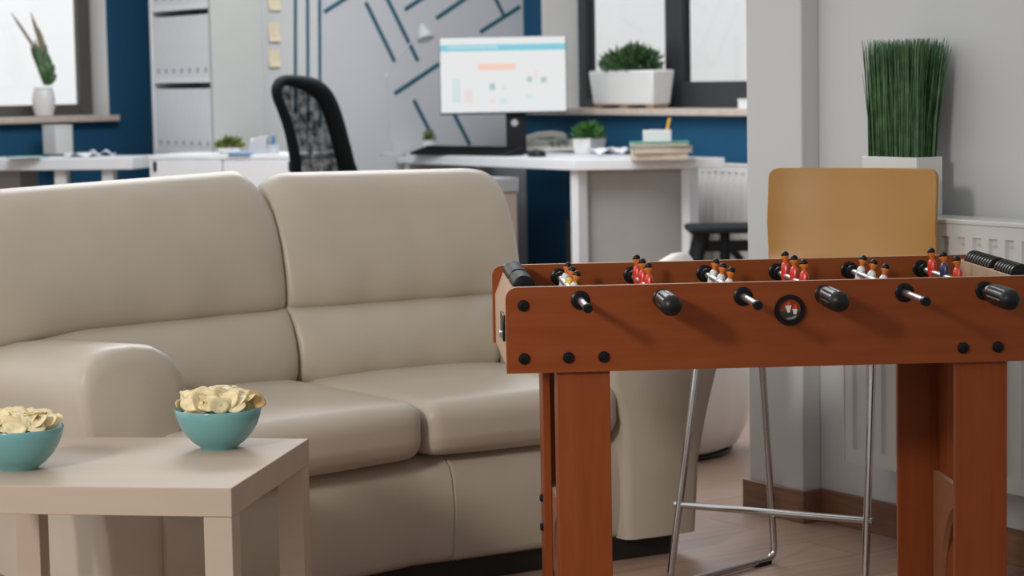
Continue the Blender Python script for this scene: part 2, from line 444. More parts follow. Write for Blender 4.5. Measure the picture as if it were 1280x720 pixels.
# ------------------------------------------------------------------ radiators
def radiator(label, loc, rz, L, z0, z1, y0=-0.1, y1=-0.035):
    r = thing('radiator', label, 'radiator', loc, rz)
    mb = MB()
    n = int(L / 0.05); p = L / n
    prof = []
    for i in range(n):
        x = i * p
        prof += [(x + 0.1 * p, y0), (x + 0.55 * p, y0), (x + 0.65 * p, y0 + 0.008), (x + 1.0 * p, y0 + 0.008)]
    prof = [(0, y0)] + prof + [(L, y0), (L, y0 + 0.018), (0, y0 + 0.018)]
    zi0, zi1 = z0 + 0.035, z1 - 0.04
    mb.rings([[(a, b, zi0) for a, b in prof], [(a, b, zi1) for a, b in prof]])
    mb.box(0, L, y0, y0 + 0.018, z0, zi0); mb.box(0, L, y0, y0 + 0.018, zi1, z1 - 0.012)
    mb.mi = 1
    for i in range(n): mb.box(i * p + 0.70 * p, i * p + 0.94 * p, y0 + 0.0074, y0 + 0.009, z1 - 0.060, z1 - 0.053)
    mb.build('front_panel', [M['rad'], M['radhole']], r, sharp=20)
    mb = MB(); mb.box(0, L, y1 - 0.012, y1, z0, z1 - 0.012); mb.build('rear_panel', M['rad'], r)
    mb = MB(); mb.box(-0.003, L + 0.003, y0 - 0.003, y1, z1 - 0.012, z1); mb.build('top_grille', M['rad'], r, bevel=0.003)
    mb = MB()
    mb.box(-0.003, 0.0, y0 - 0.002, y1, z0, z1 - 0.012); mb.build('side_cover', M['rad'], r)
    for x in (0.2, L - 0.2):
        mb = MB(); mb.box(x, x + 0.03, y1, -0.001, z0 + 0.1, z1 - 0.1); mb.build('wall_bracket', M['rad'], r)
    return r


radiator('white panel radiator under the tall grass plant on the right wall', loc1(WR, 0.242, 0), A1, 1.8, 0.198, 0.802, -0.14, -0.04)
radiator('white radiator under the window behind the desk corner and black stool', loc1(CF, 1.0, 0), A1, 1.4, 0.14, 0.70, -0.1, -0.03)

# ------------------------------------------------------------------ sofa
sofa = thing('sofa', 'curved cream leather two seat sofa behind the pale coffee table', 'sofa', (0, 0, 0))
F1 = Vector((-0.69, 4.545, 0)); F2 = Vector((-0.197, 4.985, 0)); F3 = Vector((0.25, 5.255, 0))
n1 = Vector((-0.56, 0.83, 0)).normalized(); n2 = Vector((-0.59, 0.81, 0)).normalized(); n3 = Vector((-0.50, 0.866, 0)).normalized()
Z = lambda z: Vector((0, 0, z))


def quadbox(a, b, na, nb, d0, d1, z0, z1, lean=0.0):
    return [a + na * d0 + Z(z0), b + nb * d0 + Z(z0), b + nb * d1 + Z(z0), a + na * d1 + Z(z0),
            a + na * (d0 + lean) + Z(z1), b + nb * (d0 + lean) + Z(z1), b + nb * (d1 + lean) + Z(z1), a + na * (d1 + lean) + Z(z1)]


d12 = (F2 - F1).normalized(); d23 = (F3 - F2).normalized()


def sofa_base():
    pr = [(0.86, 0.055), (0.045, 0.055), (0.034, 0.062), (0.030, 0.075), (0.022, 0.13), (0.020, 0.19), (0.026, 0.245), (0.036, 0.272), (0.055, 0.289), (0.085, 0.298), (0.14, 0.300), (0.86, 0.300)]
    c = F2 + d23 * 0.085
    stn = [(F1 - d12 * 0.01, n1, 0), (F1.lerp(F2, 0.3), n1.lerp(n2, 0.3), 0), (F1.lerp(F2, 0.6), n1.lerp(n2, 0.6), 0), (F1.lerp(F2, 0.86), n1.lerp(n2, 0.86), 0.0), (F2 - d12 * 0.01 + n2 * 0.006, n2, 0), (F2 + d23 * 0.03 + n2 * 0.004, n2, 0),
           (c - d23 * 0.004, n2, 0.0), (c - d23 * 0.0015, n2, 0.004), (c + d23 * 0.0015, n2, 0.004), (c + d23 * 0.004, n2, 0.0), (F2.lerp(F3, 0.5), n2.lerp(n3, 0.5), -0.003), (F2.lerp(F3, 0.8), n2.lerp(n3, 0.8), 0), (F3 + d23 * 0.01, n3, 0)]
    rr = []
    for P, n, dp in stn:
        n = n.normalized(); rr.append([P + n * (d + (dp if d < 0.3 else 0)) + Z(z - (dp * 0.7 if 0.1 < z and d < 0.2 else 0)) for d, z in pr])
    mb = MB(); mb.rings(rr)
    return mb.build('base', M['leather'], sofa, sharp=45)


sofa_base()
gapx = 0.004
def seam_dent(zrel, depth=0.004, w=0.006, face=-1):
    def f(p, h):
        if p.y * face > 0 and abs(p.x) < h[0] * 0.97:
            g = math.exp(-((p.z - zrel) / w) ** 2)
            p = p + Vector((0, -face * depth * g, 0))
        return p
    return f


mb = MB(); mb.rbox(quadbox(F1 - d12 * 0.02, F2 - d12 * 0.002, n1, n2, -0.012, 0.64, 0.303, 0.430), (0.66, 0.65, 0.13), 0.042, (0.0, 0.012, 0.016), (16, 14, 6), seam_dent(-0.038, 0.003, 0.004))
mb.build('seat_cushion', M['leather'], sofa, sharp=0)
mb = MB(); mb.rbox(quadbox(F2 + d23 * 0.006, F3 + d23 * 0.0, n2, n3, -0.004, 0.64, 0.303, 0.424), (0.52, 0.65, 0.125), 0.040, (0.0, 0.012, 0.018), (16, 14, 6), seam_dent(-0.036, 0.003, 0.004))
mb.build('seat_cushion', M['leather'], sofa, sharp=0)

# back cushions: side profile (depth, height) swept from end to end with soft ends
prof = [(0.545, 0.405), (0.525, 0.415), (0.512, 0.435), (0.512, 0.47), (0.521, 0.51), (0.538, 0.55), (0.556, 0.578), (0.572, 0.590), (0.580, 0.594), (0.574, 0.599), (0.568, 0.612),
        (0.568, 0.64), (0.575, 0.68), (0.590, 0.73), (0.610, 0.78), (0.632, 0.83), (0.655, 0.868), (0.685, 0.897), (0.72, 0.911), (0.76, 0.905), (0.795, 0.88), (0.815, 0.84),
        (0.83, 0.75), (0.84, 0.65), (0.845, 0.55), (0.845, 0.45), (0.83, 0.41), (0.70, 0.402)]


def back_cushion(a, b, na, nb, seed, zend=(0, 0, 0), flare=0.0):
    rr = []
    N = 46; rnd = random.Random(seed); ph = [rnd.uniform(0, 6) for _ in range(4)]
    cd, cz = 0.69, 0.66
    for i in range(N + 1):
        t = i / N
        L = (b - a).length
        e = min(t, 1 - t) * L
        # denser at the ends
        tt = 0.5 - 0.5 * math.cos(PI * t); tt = 0.65 * tt + 0.35 * t
        e = min(tt, 1 - tt) * L
        outer = flare > 0 and tt > 0.5
        w = 0.03 if outer else 0.075
        k = 1.0 if e >= w else math.sqrt(max(0.0, 1 - (1 - e / w) ** 2))
        k = 0.86 + 0.14 * k
        P = a.lerp(b, tt); n = na.lerp(nb, tt).normalized(); ring = []
        zz = zend[0] * (1 - tt) + zend[1] * tt
        fl = (b - a).normalized() * flare * tt ** 2
        puff = 0.018 * (1 - abs(2 * tt - 1) ** 2.5)
        for (d, z) in prof:
            wt = max(0.0, min(1.0, (z - 0.80) / 0.09)); et = max(0.0, 1 - e / 0.07); zc = -0.040 * wt * et ** 2 * (0.35 if outer else 1.0)
            lo = max(0.0, 1 - tt / 0.35) * zend[2] * math.exp(-((z - 0.60) / 0.05) ** 2)
            front = max(0.0, min(1.0, (0.70 - d) / 0.12))
            dd = cd + (d - cd) * k; z2 = cz + (z - cz) * (0.5 + 0.5 * k)
            dd -= puff * front * math.sin(max(0, min(1, (z - 0.60) / 0.3)) * PI) + 0.5 * puff * front * math.sin(max(0, min(1, (z - 0.41) / 0.18)) * PI)
            wr = 0.0035 * math.sin(26 * tt + ph[0] + 9 * z) * math.exp(-((z - 0.62) / 0.05) ** 2) + 0.003 * math.sin(31 * tt + ph[1]) * math.exp(-((z - 0.88) / 0.04) ** 2) + 0.003 * math.sin(23 * tt + ph[2]) * math.exp(-((z - 0.44) / 0.03) ** 2)
            fs = max(0, min(1, (z - 0.55) / 0.07)); fs = fs * fs * (3 - 2 * fs)
            ring.append(P + fl * fs + n * (dd + wr * front) + Z(z2 + (zz if z > 0.7 else 0) + zc - lo))
        rr.append(ring)
    c0 = sum(rr[0], Vector()) / len(rr[0]); c1 = sum(rr[-1], Vector()) / len(rr[-1])
    pre = [[c0 + (p - c0) * 0.5 - (b - a).normalized() * 0.004 for p in rr[0]]]; post = [[c1 + (p - c1) * 0.5 + (b - a).normalized() * 0.004 for p in rr[-1]]]
    mb = MB(); mb.rings(pre + rr + post)
    return mb.build('back_cushion', M['leather'], sofa, sharp=60)


back_cushion(F1 - d12 * 0.22, F2 - d12 * 0.002, n1, n2, 1, (-0.004, 0.016, 0.03))
back_cushion(F2 + d23 * 0.004, F3 - d23 * 0.02, n2, n3, 2, (0.006, -0.004, 0.0), 0.095)
mb = MB(); mb.rbox(quadbox(F1 - d12 * 0.1, F2, n1, n2, 0.80, 0.90, 0.06, 0.80, 0.0), (0.8, 0.1, 0.74), 0.03, (0, 0, 0), (10, 2, 8)); mb.rbox(quadbox(F2, F3 + d23 * 0.10, n2, n3, 0.80, 0.90, 0.06, 0.80, 0.0), (0.6, 0.1, 0.74), 0.03, (0, 0, 0), (10, 2, 8))
mb.build('back_panel', M['leather'], sofa, sharp=0)


def arm(inner, lat, dep, L, h0, h1, wk=1.0, name='armrest'):
    """inner: floor point at the front inner corner, lat: unit vector outward, dep: unit vector to the back"""
    base = [(0.0, 0.055), (0.20, 0.055), (0.206, 0.12), (0.212, 0.22), (0.236, 0.33), (0.262, 0.42), (0.283, 0.49), (0.286, 0.535), (0.270, 0.572), (0.232, 0.592), (0.18, 0.602), (0.11, 0.604), (0.05, 0.598),
            (0.005, 0.580), (-0.028, 0.548), (-0.040, 0.505), (-0.036, 0.45), (-0.018, 0.39), (-0.002, 0.33), (0.0, 0.22), (0.0, 0.12)]
    rr = []
    st = [(-0.0, 0.80), (0.0, 0.955), (0.006, 0.975), (0.016, 0.99), (0.03, 1.0), (0.05, 1.004), (0.09, 1.005), (0.14, 1.0), (0.22, 1.0), (0.35, 1.0), (0.5, 1.0), (0.62, 1.0), (L, 1.0)]
    cx, cz = 0.105, 0.33
    for k, (d, s_) in enumerate(st):
        hh = h0 + (h1 - h0) * d / L
        ring = []
        for x, z in base:
            zz = cz + (z - cz) * s_ if k > 0 else cz + (z - cz) * 0.86
            xx = (cx + (x - cx) * s_) * ((wk + (1.25 - wk) * d / L) if x > 0 and wk < 1 else 1.0)
            if z < 0.06: zz = 0.055
            if z > 0.33: zz = 0.33 + (zz - 0.33) * (hh - 0.33) / (0.604 - 0.33)
            dd = d - (0.010 if k == 0 else 0)
            ring.append(inner + lat * xx + dep * dd + Z(zz))
        rr.append(ring)
    mb = MB(); mb.rings(rr)
    return mb.build(name, M['leather'], sofa, sharp=70)


dl = Vector((-0.47, 0.883, 0)).normalized(); latl = Vector((-0.78, -0.62, 0)).normalized()
arm(Vector((-0.695, 4.60, 0)), latl, dl, 0.95, 0.618, 0.555, 0.74)
dr = n3; latr = Vector((0.88, 0.475, 0)).normalized()
arm(Vector((0.252, 5.262, 0)), latr, dr, 0.84, 0.60, 0.62)
mb = MB()
mb.hexa(quadbox(F1, F2, n1, n2, 0.06, 0.84, 0.0, 0.057)); mb.hexa(quadbox(F2, F3, n2, n3, 0.06, 0.84, 0.0, 0.057))
ai = Vector((-0.695, 4.60, 0)); mb.hexa(quadbox(ai + latl * 0.125, ai - latl * 0.02, dl, dl, 0.05, 0.80, 0.0, 0.057))
ai = Vector((0.252, 5.262, 0)); mb.hexa(quadbox(ai - latr * 0.01, ai + latr * 0.165, dr, dr, 0.035, 0.80, 0.0, 0.057))
mb.build('plinth', M['plinth'], sofa)

# ------------------------------------------------------------------ coffee table
tFR = az(289, 610.5, 0.45); tBR = az(385.5, 548.5, 0.45)
ydir = (tBR - tFR); trz = math.atan2(ydir.y, ydir.x) - PI / 2
ct = thing('coffee_table', 'pale birch square side table holding the two turquoise bowls', 'table', (tFR.x, tFR.y, 0), trz)
TL, TW = 0.585, 0.535
mb = MB(); mb.box(-TL, 0, 0, TW, 0.40, 0.45); mb.build('tabletop', M['birch'], ct, bevel=0.0015)
for x in (-TL + 0.001, -0.051):
    for y in (0.001, TW - 0.051):
        mb = MB(); mb.box(x, x + 0.05, y, y + 0.05, 0, 0.3995); mb.build('leg', M['birch'], ct, bevel=0.0015)

# bowls and chips
BR = [(0.030, 0.0), (0.034, 0.0), (0.037, 0.005), (0.050, 0.014), (0.063, 0.028), (0.073, 0.045), (0.0795, 0.062), (0.0825, 0.076), (0.0815, 0.0775), (0.0795, 0.076), (0.076, 0.062), (0.069, 0.045), (0.058, 0.030), (0.043, 0.017), (0.020, 0.010), (0.001, 0.009)]


def bowl(label, p, rz=0):
    mb = MB(); mb.lathe(BR, seg=64)
    o = mb.build('bowl', M['bowl'], None, loc=(p.x, p.y, 0.45), sharp=50)
    return tag(o, label, 'bowl')


bR = az(274, 560, 0.45); bL = az(24, 586, 0.45)
bowl('turquoise bowl of chips near the back corner of the coffee table', bR)
bowl('turquoise bowl of chips cut by the photo edge on the coffee table', bL)


def chip_mesh(seed, m_):
    rnd = random.Random(seed); mb = MB(); n = 20; R = rnd.uniform(0.016, 0.0225); el = rnd.uniform(0.75, 0.95)
    a, b = rnd.uniform(4, 11), rnd.uniform(-10, 5); ph = rnd.uniform(0, 6); w = [rnd.uniform(0.0, 0.13), rnd.uniform(0.0, 0.09), rnd.uniform(0.01, 0.05)]

    def P(r, t, off):
        q = R * r * (1 + w[0] * math.sin(2 * t + ph) + w[1] * math.sin(3 * t) + w[2] * math.sin(7 * t + ph))
        x, y = q * math.cos(t), q * el * math.sin(t)
        return Vector((x, y, a * x * x + b * y * y + 0.0012 * math.sin(160 * x + ph) * r + off))
    for off in (0.0006, -0.0006):
        c = mb.bm.verts.new(P(0, 0, off)); prev = None
        rows = []
        for r in (0.35, 0.7, 1.0):
            rows.append([mb.bm.verts.new(P(r, 2 * PI * k / n, off)) for k in range(n)])
        for k in range(n): mb.face([c, rows[0][k], rows[0][(k + 1) % n]])
        for i in (0, 1):
            for k in range(n): mb.face([rows[i][k], rows[i + 1][k], rows[i + 1][(k + 1) % n], rows[i][(k + 1) % n]])
        if off > 0: top = rows[2]
        else:
            for k in range(n): mb.face([top[k], top[(k + 1) % n], rows[2][(k + 1) % n], rows[2][k]])
    return mb.build('potato_chip', M[m_], sharp=0)


chip_src = [chip_mesh(100 + i, 'chip') for i in range(7)] + [chip_mesh(200 + i, 'chip_b') for i in range(2)]
chip_used = set()


def put_chip(i, p, rot, label, group, s=1.0):
    o = chip_src[i]
    if i in chip_used:
        o = o.copy(); COL.objects.link(o)
    chip_used.add(i)
    o.location = p; o.rotation_euler = rot; o.scale = (s, s, s)
    return tag(o, label, 'potato chip', group)


def heap(center, seed, label, group, top=0.036, n=58):
    rnd = random.Random(seed); zr = 0.45 + 0.076
    ring = []
    for k in range(n):
        f = (k + 0.5) / n; r = 0.062 * math.sqrt(f); t = k * 2.399963
        hh = top * (1 - (r / 0.075) ** 4) * rnd.uniform(0.72, 1.0) - 0.006
        p = Vector((center.x + r * math.cos(t), center.y + r * math.sin(t), zr + hh))
        face = rnd.uniform(0.3, 1.2) if r > 0.03 and math.sin(t) < 0.2 else rnd.uniform(-0.3, 0.7)
        if k % 5 == 0: face += 0.4
        rot = (face, rnd.uniform(-0.5, 0.5), rnd.uniform(-0.8, 0.8))
        # keep heap inside the bowl
        put_chip(k % 7, p, rot, label, group, rnd.uniform(0.85, 1.1))
    for k in range(12):
        t = k * 0.52; p = Vector((center.x + 0.045 * math.cos(t), center.y + 0.045 * math.sin(t), zr - 0.012))
        put_chip(k % 7, p, (rnd.uniform(-0.3, 0.3), rnd.uniform(-0.3, 0.3), t), label, group)


heap(bR, 3, 'pale potato chip heaped in the whole turquoise bowl', 'chips heaped in the whole bowl')
heap(bL, 5, 'yellow potato chip heaped in the turquoise bowl cut by the photo edge', 'chips heaped in the cropped bowl', top=0.027)
zr = 0.526
put_chip(7, bR + Vector((0.068, -0.004, zr - 0.45 + 0.021)), (1.3, 0.25, 0.5), 'browned chip standing upright at the rim of the whole turquoise bowl', None)
put_chip(8, bR + Vector((0.079, -0.008, zr - 0.45 + 0.013)), (1.2, 0.85, 0.2), 'golden chip leaning out over the rim of the whole turquoise bowl', None, 0.9)
put_chip(2, bR + Vector((-0.071, -0.014, zr - 0.45 + 0.010)), (1.35, -0.3, 1.1), 'small pale chip poking up by itself at the rim of the whole turquoise bowl', None, 0.7)
put_chip(7, bL + Vector((0.045, -0.03, zr - 0.45 + 0.008)), (0.9, 0.5, 0.3), 'browned folded chip at the near rim of the cropped turquoise bowl', None, 0.95)

# ------------------------------------------------------------------ football table
ft = thing('foosball_table', 'cherry wood table football game with six chrome rods in front of yellow stool', 'football table', (-0.012, 4.132, 0), math.radians(3.2))
FL, FWD, ZB, ZT, TP = 1.022, 0.51, 0.60, 0.758, 0.012


def side_panel(y0, y1):
    mb = MB(); r = 0.022; pts = [(0, ZB), (FL, ZB)]
    for k in range(7): a = k * PI / 12; pts.append((FL - r + r * math.cos(a), ZT - r + r * math.sin(a)))
    for k in range(7): a = PI / 2 + k * PI / 12; pts.append((r + r * math.cos(a), ZT - r + r * math.sin(a)))
    mb.rings([[(x, y0, z) for x, z in pts], [(x, y1, z) for x, z in pts]])
    for f in mb.bm.faces:
        if all(v.co.z > ZT - 0.0001 for v in f.verts): f.material_index = 1
    return mb.build('side_panel', [M['cherry'], M['bare']], ft, sharp=30)


side_panel(0, TP); side_panel(FWD - TP, FWD)


def end_board(sx):
    ps = [(0.005, ZB), (0.005, 0.700), (0.024, 0.750), (0.062, 0.750), (0.062, ZB)]
    X = lambda x: x if sx > 0 else FL - x
    mb = MB(); mb.rings([[(X(x), TP, z) for x, z in ps], [(X(x), FWD - TP, z) for x, z in ps]])
    o = mb.build('end_board', M['bare'], ft, bevel=0.0012, sharp=30)
    # score counter: two ridged black sliders lying on the board
    for (ya, yb, nr) in ((0.10, 0.228, 7), (0.258, 0.455, 10)):
        mb = MB(); p = (yb - ya) / nr; ring = []; xc = X(0.040)
        for i in range(nr):
            for (q, rad) in ((0.0, 0.0155), (0.12, 0.0215), (0.62, 0.0215), (0.76, 0.0155)):
                y = ya + (i + q) * p
                ring.append([(xc + rad * math.cos(PI * k / 12), y, 0.7505 + rad * 0.95 * math.sin(PI * k / 12)) for k in range(13)])
        ring.append([(xc + 0.0155 * math.cos(PI * k / 12), yb, 0.7505 + 0.0155 * 0.95 * math.sin(PI * k / 12)) for k in range(13)])
        mb.rings(ring); mb.build('score_slider', M['black'], o, sharp=25)
    # ball return slot and its catch
    mb = MB(); xs = X(0.0045); dx = -0.0045 * sx
    mb.box(min(xs, xs + dx), max(xs, xs + dx), 0.12, 0.21, 0.645, 0.695)
    mb.build('ball_return', M['black'], o, bevel=0.002)
    mb = MB(); mb.box(min(xs + dx, xs + 2 * dx), max(xs + dx, xs + 2 * dx), 0.150, 0.180, 0.65, 0.66); mb.build('latch', M['rod'], o)
    return o


end_board(1); end_board(-1)
mb = MB(); mb.box(0.06, FL - 0.06, TP, FWD - TP, ZB + 0.005, ZB + 0.015); mb.build('pitch', M['pitch'], ft)


def bolt(x, z, y=0.0, d=-1):
    mb = MB(); mb.lathe([(0.0105, 0), (0.0105, 0.003), (0.0085, 0.006), (0.0045, 0.0068), (0.004, 0.0045), (0.001, 0.0045)], (x, y, z), (0, d, 0), seg=20)
    return mb.build('bolt', M['black'], ft, sharp=30)


for x, z in ((0.032, 0.7245), (0.032, 0.627), (0.113, 0.627), (0.178, 0.627)):
    bolt(x, z); bolt(FL - x, z)

# legs (L section boards) and end panels
def leg(x0, x1, y, sy, out, fl=0.065):
    """front board x0..x1 at depth y, flange board at the outer end running in direction sy"""
    t = 0.015; mb = MB()
    mb.box(x0, x1, min(y, y + sy * t), max(y, y + sy * t), 0.0, ZB)
    xa = x0 if out < 0 else x1 - t
    mb.box(xa, xa + t, min(y + sy * t, y + sy * fl), max(y + sy * t, y + sy * fl), 0.0, ZB)
    mb.build('leg', M['cherry_v'], ft, bevel=0.001)


leg(0.092, 0.190, TP, 1, -1); leg(FL - 0.190, FL - 0.092, TP, 1, 1)
leg(0.092, 0.190, FWD - TP, -1, -1, 0.10); leg(FL - 0.190, FL - 0.092, FWD - TP, -1, 1, 0.10)


def end_panel(x0, x1, out):
    ps = [(0.04, 0.06), (0.04, 0.315), (FWD - 0.04, 0.315), (FWD - 0.04, 0.06)]
    for k in range(17): ps.append((FWD / 2 + 0.16 * math.cos(PI * k / 16), 0.06 + 0.22 * math.sin(PI * k / 16)))
    mb = MB(); mb.rings([[(x0, y, z) for y, z in ps], [(x1, y, z) for y, z in ps]])
    for f in mb.bm.faces:
        if all(v.co.z > 0.3149 for v in f.verts): f.material_index = 1
    o = mb.build('end_panel', [M['midwood'], M['bare']], ft)
    for y in (FWD - 0.06,):
        for z in (0.285, 0.225):
            mb = MB(); mb.lathe([(0.009, 0), (0.009, 0.003), (0.006, 0.006), (0.001, 0.0065)], (0.092 if out < 0 else FL - 0.092, y, z), (out, 0, 0), seg=16); mb.build('bolt', M['black'], o)


end_panel(0.1075, 0.1195, -1); end_panel(FL - 0.1195, FL - 0.1075, 1)


def player(name_col, y, zr_, x, tilt, parent):
    mb = MB()
    # 0 jersey, 1 skin, 2 black
    def el(z, rx, ry): return [(rx * math.cos(2 * PI * k / 16), ry * math.sin(2 * PI * k / 16), z) for k in range(16)]
    mb.mi = 0; mb.rings([el(-0.012, 0.006, 0.008), el(-0.004, 0.0085, 0.010), el(0.006, 0.009, 0.011), el(0.016, 0.009, 0.0125), el(0.022, 0.0075, 0.0125), el(0.026, 0.005, 0.008), el(0.0275, 0.003, 0.004)])
    for s_ in (-1, 1):
        mb.tube([(0.0, s_ * 0.0115, 0.021), (-0.001, s_ * 0.0145, 0.012), (-0.003, s_ * 0.0135, 0.002)], [0.004, 0.0038, 0.003], 8)
    mb.mi = 1; mb.rings([el(0.026, 0.0042, 0.0042), el(0.031, 0.0045, 0.0045), el(0.0325, 0.0062, 0.0056), el(0.037, 0.0072, 0.0062), el(0.042, 0.0068, 0.0062)])
    mb.tube([(-0.0060, 0, 0.0385), (-0.0088, 0, 0.0365)], [0.0016, 0.0012], 6)
    mb.mi = 2; mb.rings([el(0.0405, 0.0070, 0.0065), el(0.043, 0.0074, 0.0069), el(0.0465, 0.0064, 0.006), el(0.049, 0.0036, 0.0034), el(0.0497, 0.001, 0.001)])
    mb.box(-0.0088, -0.005, -0.004, 0.004, 0.0405, 0.0425)
    mb.mi = 1; mb.rings([el(-0.012, 0.005, 0.007), el(-0.035, 0.0045, 0.006)])
    mb.mi = 2; mb.box(-0.006, 0.006, -0.007, 0.007, -0.047, -0.035)
    o = mb.build('player', [M[name_col], M['skin'], M['black']], parent, sharp=40)
    o.location = (x, y, zr_); o.rotation_euler = (0, tilt, 0)
    return o


ZR = 0.732
rods = [('whitej', 0.27, 0), ('red', -0.02, 1), ('whitej', 0.22, 0), ('red', 0.0, 1), ('whitej', 0.22, 0), ('red', -0.04, 2)]
for i, (colr, tilt, hk) in enumerate(rods):
    x = 0.1365 + 0.1495 * i
    handle = i % 2 == 1
    tip = -0.17 if i else -0.155
    y_far = FWD - TP - 0.05
    mb = MB(); mb.tube([(x, tip if not handle else -0.11, ZR), (x, FWD + 0.03, ZR)], 0.0062, 16)
    rod = mb.build('rod', M['rod'], ft, sharp=40)
    # bearings on both side panels
    for (yy, d) in ((0.0, -1), (TP, 1), (FWD - TP, -1), (FWD, 1)):
        mb = MB(); mb.lathe([(0.0175, 0), (0.0175, 0.002), (0.015, 0.0035), (0.0115, 0.004), (0.0105, 0.008), (0.0066, 0.008)], (x, yy, ZR), (0, d, 0), seg=28); mb.build('bearing', M['black'], ft, sharp=30)
    if handle:
        off = -0.014 if i < 5 else -0.048
        prof_h = [(0.010, 0), (0.0145, 0.001), (0.0155, 0.006), (0.0145, 0.016), (0.0125, 0.019), (0.0125, 0.022), (0.0165, 0.025), (0.0175, 0.034), (0.0175, 0.10), (0.0165, 0.112), (0.013, 0.1175), (0.007, 0.121), (0.003, 0.122), (0.0005, 0.1222)]
        prof_h = [(r * 1.12, z * 1.12) for r, z in prof_h]
        lobe = lambda t, z: 1.0 if z < 0.03 or z > 0.122 else 1 - 0.15 * max(0, math.cos(8 * t)) ** 4
        mb = MB(); mb.lathe(prof_h, (x, off, ZR), (0, -1, 0), seg=64, lobe=lobe)
        mb.build('handle', M['grip'], rod, sharp=28)
    else:
        mb = MB(); mb.lathe([(0.0066, -0.014), (0.0086, -0.013), (0.0086, -0.001), (0.0075, 0.0005), (0.001, 0.0008)], (x, tip, ZR), (0, -1, 0), seg=20); mb.build('rod_cap', M['black'], rod, sharp=30)
    # rubber bumpers inside
    for yy in (TP + 0.035, FWD - TP - 0.045):
        mb = MB(); mb.lathe([(0.0066, 0), (0.013, 0.001), (0.013, 0.012), (0.0066, 0.013)], (x, yy, ZR), (0, 1, 0), seg=20); mb.build('bumper', M['black'], rod, sharp=30)
    for k, yy in enumerate((0.40, 0.30, 0.195)):
        c = colr
        if i == 0 and k == 1: c = 'yellowj'
        if i == 5 and k == 1: c = 'navyj'
        player(c, yy, ZR - (0.011 if colr == 'whitej' else 0.0), x, tilt, rod)

# round badge in the middle of the near panel
ex, ez = 0.521, 0.705
mb = MB(); mb.lathe([(0.0205, 0), (0.0275, 0.0), (0.0285, 0.004), (0.027, 0.0075), (0.022, 0.0075), (0.0205, 0.004), (0.0205, 0.0)], (ex, 0, ez), (0, -1, 0), seg=48, cap=False)
bd = mb.build('badge_ring', M['black'], ft, sharp=30)
mb = MB()
mb.mi = 0; mb.lathe([(0.0206, 0.0), (0.0206, 0.0012), (0.001, 0.0012)], (ex, 0, ez), (0, -1, 0), seg=40)
yq = -0.0014


def flat(poly, mi, y=yq):
    mb.mi = mi; mb.rings([[(ex + a, y - 0.0006, ez + b) for a, b in poly], [(ex + a, y + 0.0003, ez + b) for a, b in poly]])


circ = lambda cx, cz, rx, rz_: [(cx + rx * math.cos(2 * PI * k / 16), cz + rz_ * math.sin(2 * PI * k / 16)) for k in range(16)]
flat([(0.0203 * math.cos(a), 0.0203 * math.sin(a)) for a in [PI + 0.12 + k * (PI - 0.24) / 14 for k in range(15)]], 1)
flat(circ(-0.0015, 0.012, 0.0042, 0.0038), 2, yq - 0.0008); flat(circ(0.0105, 0.006, 0.0036, 0.0042), 2, yq - 0.0008)
flat([(-0.0085, 0.0085), (0.0035, 0.0085), (0.0005, -0.004), (-0.004, -0.0045)], 3, yq - 0.0008)
flat([(0.005, 0.002), (0.0145, 0.002), (0.0125, -0.008), (0.0075, -0.008)], 3, yq - 0.0009)
flat([(-0.008, -0.0145), (0.004, -0.0130), (0.011, -0.010), (0.013, -0.0130), (0.006, -0.0170), (-0.004, -0.0175)], 4, yq - 0.0008)
mb.build('badge_picture', [M['cherry'], mat('badge dark green', (0.035, 0.03, 0.018), 0.5), M['red'], M['whitej'], M['greyb']], bd, sharp=30)

# ------------------------------------------------------------------ yellow bar stool
FLp, FRp = Vector((0.336, 4.968, 0)), Vector((0.735, 4.752, 0))
RLp, RRp = Vector((0.602, 5.243, 0)), Vector((0.905, 5.075, 0))
tFLp, tFRp = Vector((0.425, 5.01, 0.63)), Vector((0.765, 4.80, 0.63))
tRLp, tRRp = Vector((0.560, 5.175, 0.63)), Vector((0.865, 5.01, 0.63))
st = thing('bar_stool', 'mustard yellow bar stool with chrome sled legs behind the football table', 'stool', (0.62, 5.0, 0))
so = Vector((0.62, 5.0, 0))


def fillet(pts, r=0.04, n=6):
    out = [Vector(pts[0])]
    for i in range(1, len(pts) - 1):
        p = Vector(pts[i]); a = (Vector(pts[i - 1]) - p); b = (Vector(pts[i + 1]) - p)
        q = min(r, a.length / 2, b.length / 2); s_, e = p + a.normalized() * q, p + b.normalized() * q
        for k in range(n + 1):
            t = k / n; out.append(s_ * (1 - t) ** 2 + p * 2 * t * (1 - t) + e * t * t)
    out.append(Vector(pts[-1]))
    return out


up = Z(0.011)
for a, b, ta, tb in ((FLp, RLp, tFLp, tRLp), (FRp, RRp, tFRp, tRRp)):
    mb = MB(); mb.tube([p - so for p in fillet([tb, ta, a + up, b + up, tb], 0.035)][6:] if False else [p - so for p in fillet([ta.lerp(tb, 0.5), ta, a + up, b + up, tb, ta.lerp(tb, 0.5)], 0.03)], 0.0082, 14)
    mb.build('sled_frame', M['chrome'], st, sharp=0)
    for p in (a.lerp(b, 0.12), a.lerp(b, 0.88)):
        d = (b - a).normalized(); q = Vector((-d.y, d.x, 0)) * 0.009; mb = MB()
        c = [p - d * 0.025 - q, p + d * 0.025 - q, p + d * 0.025 + q, p - d * 0.025 + q]
        mb.rings([[v - so + Z(0.0) for v in c], [v - so + Z(0.0105) for v in c]]); mb.build('foot_pad', M['black'], st, bevel=0.002)
lp = lambda a, ta, z: a.lerp(ta, z / 0.63)
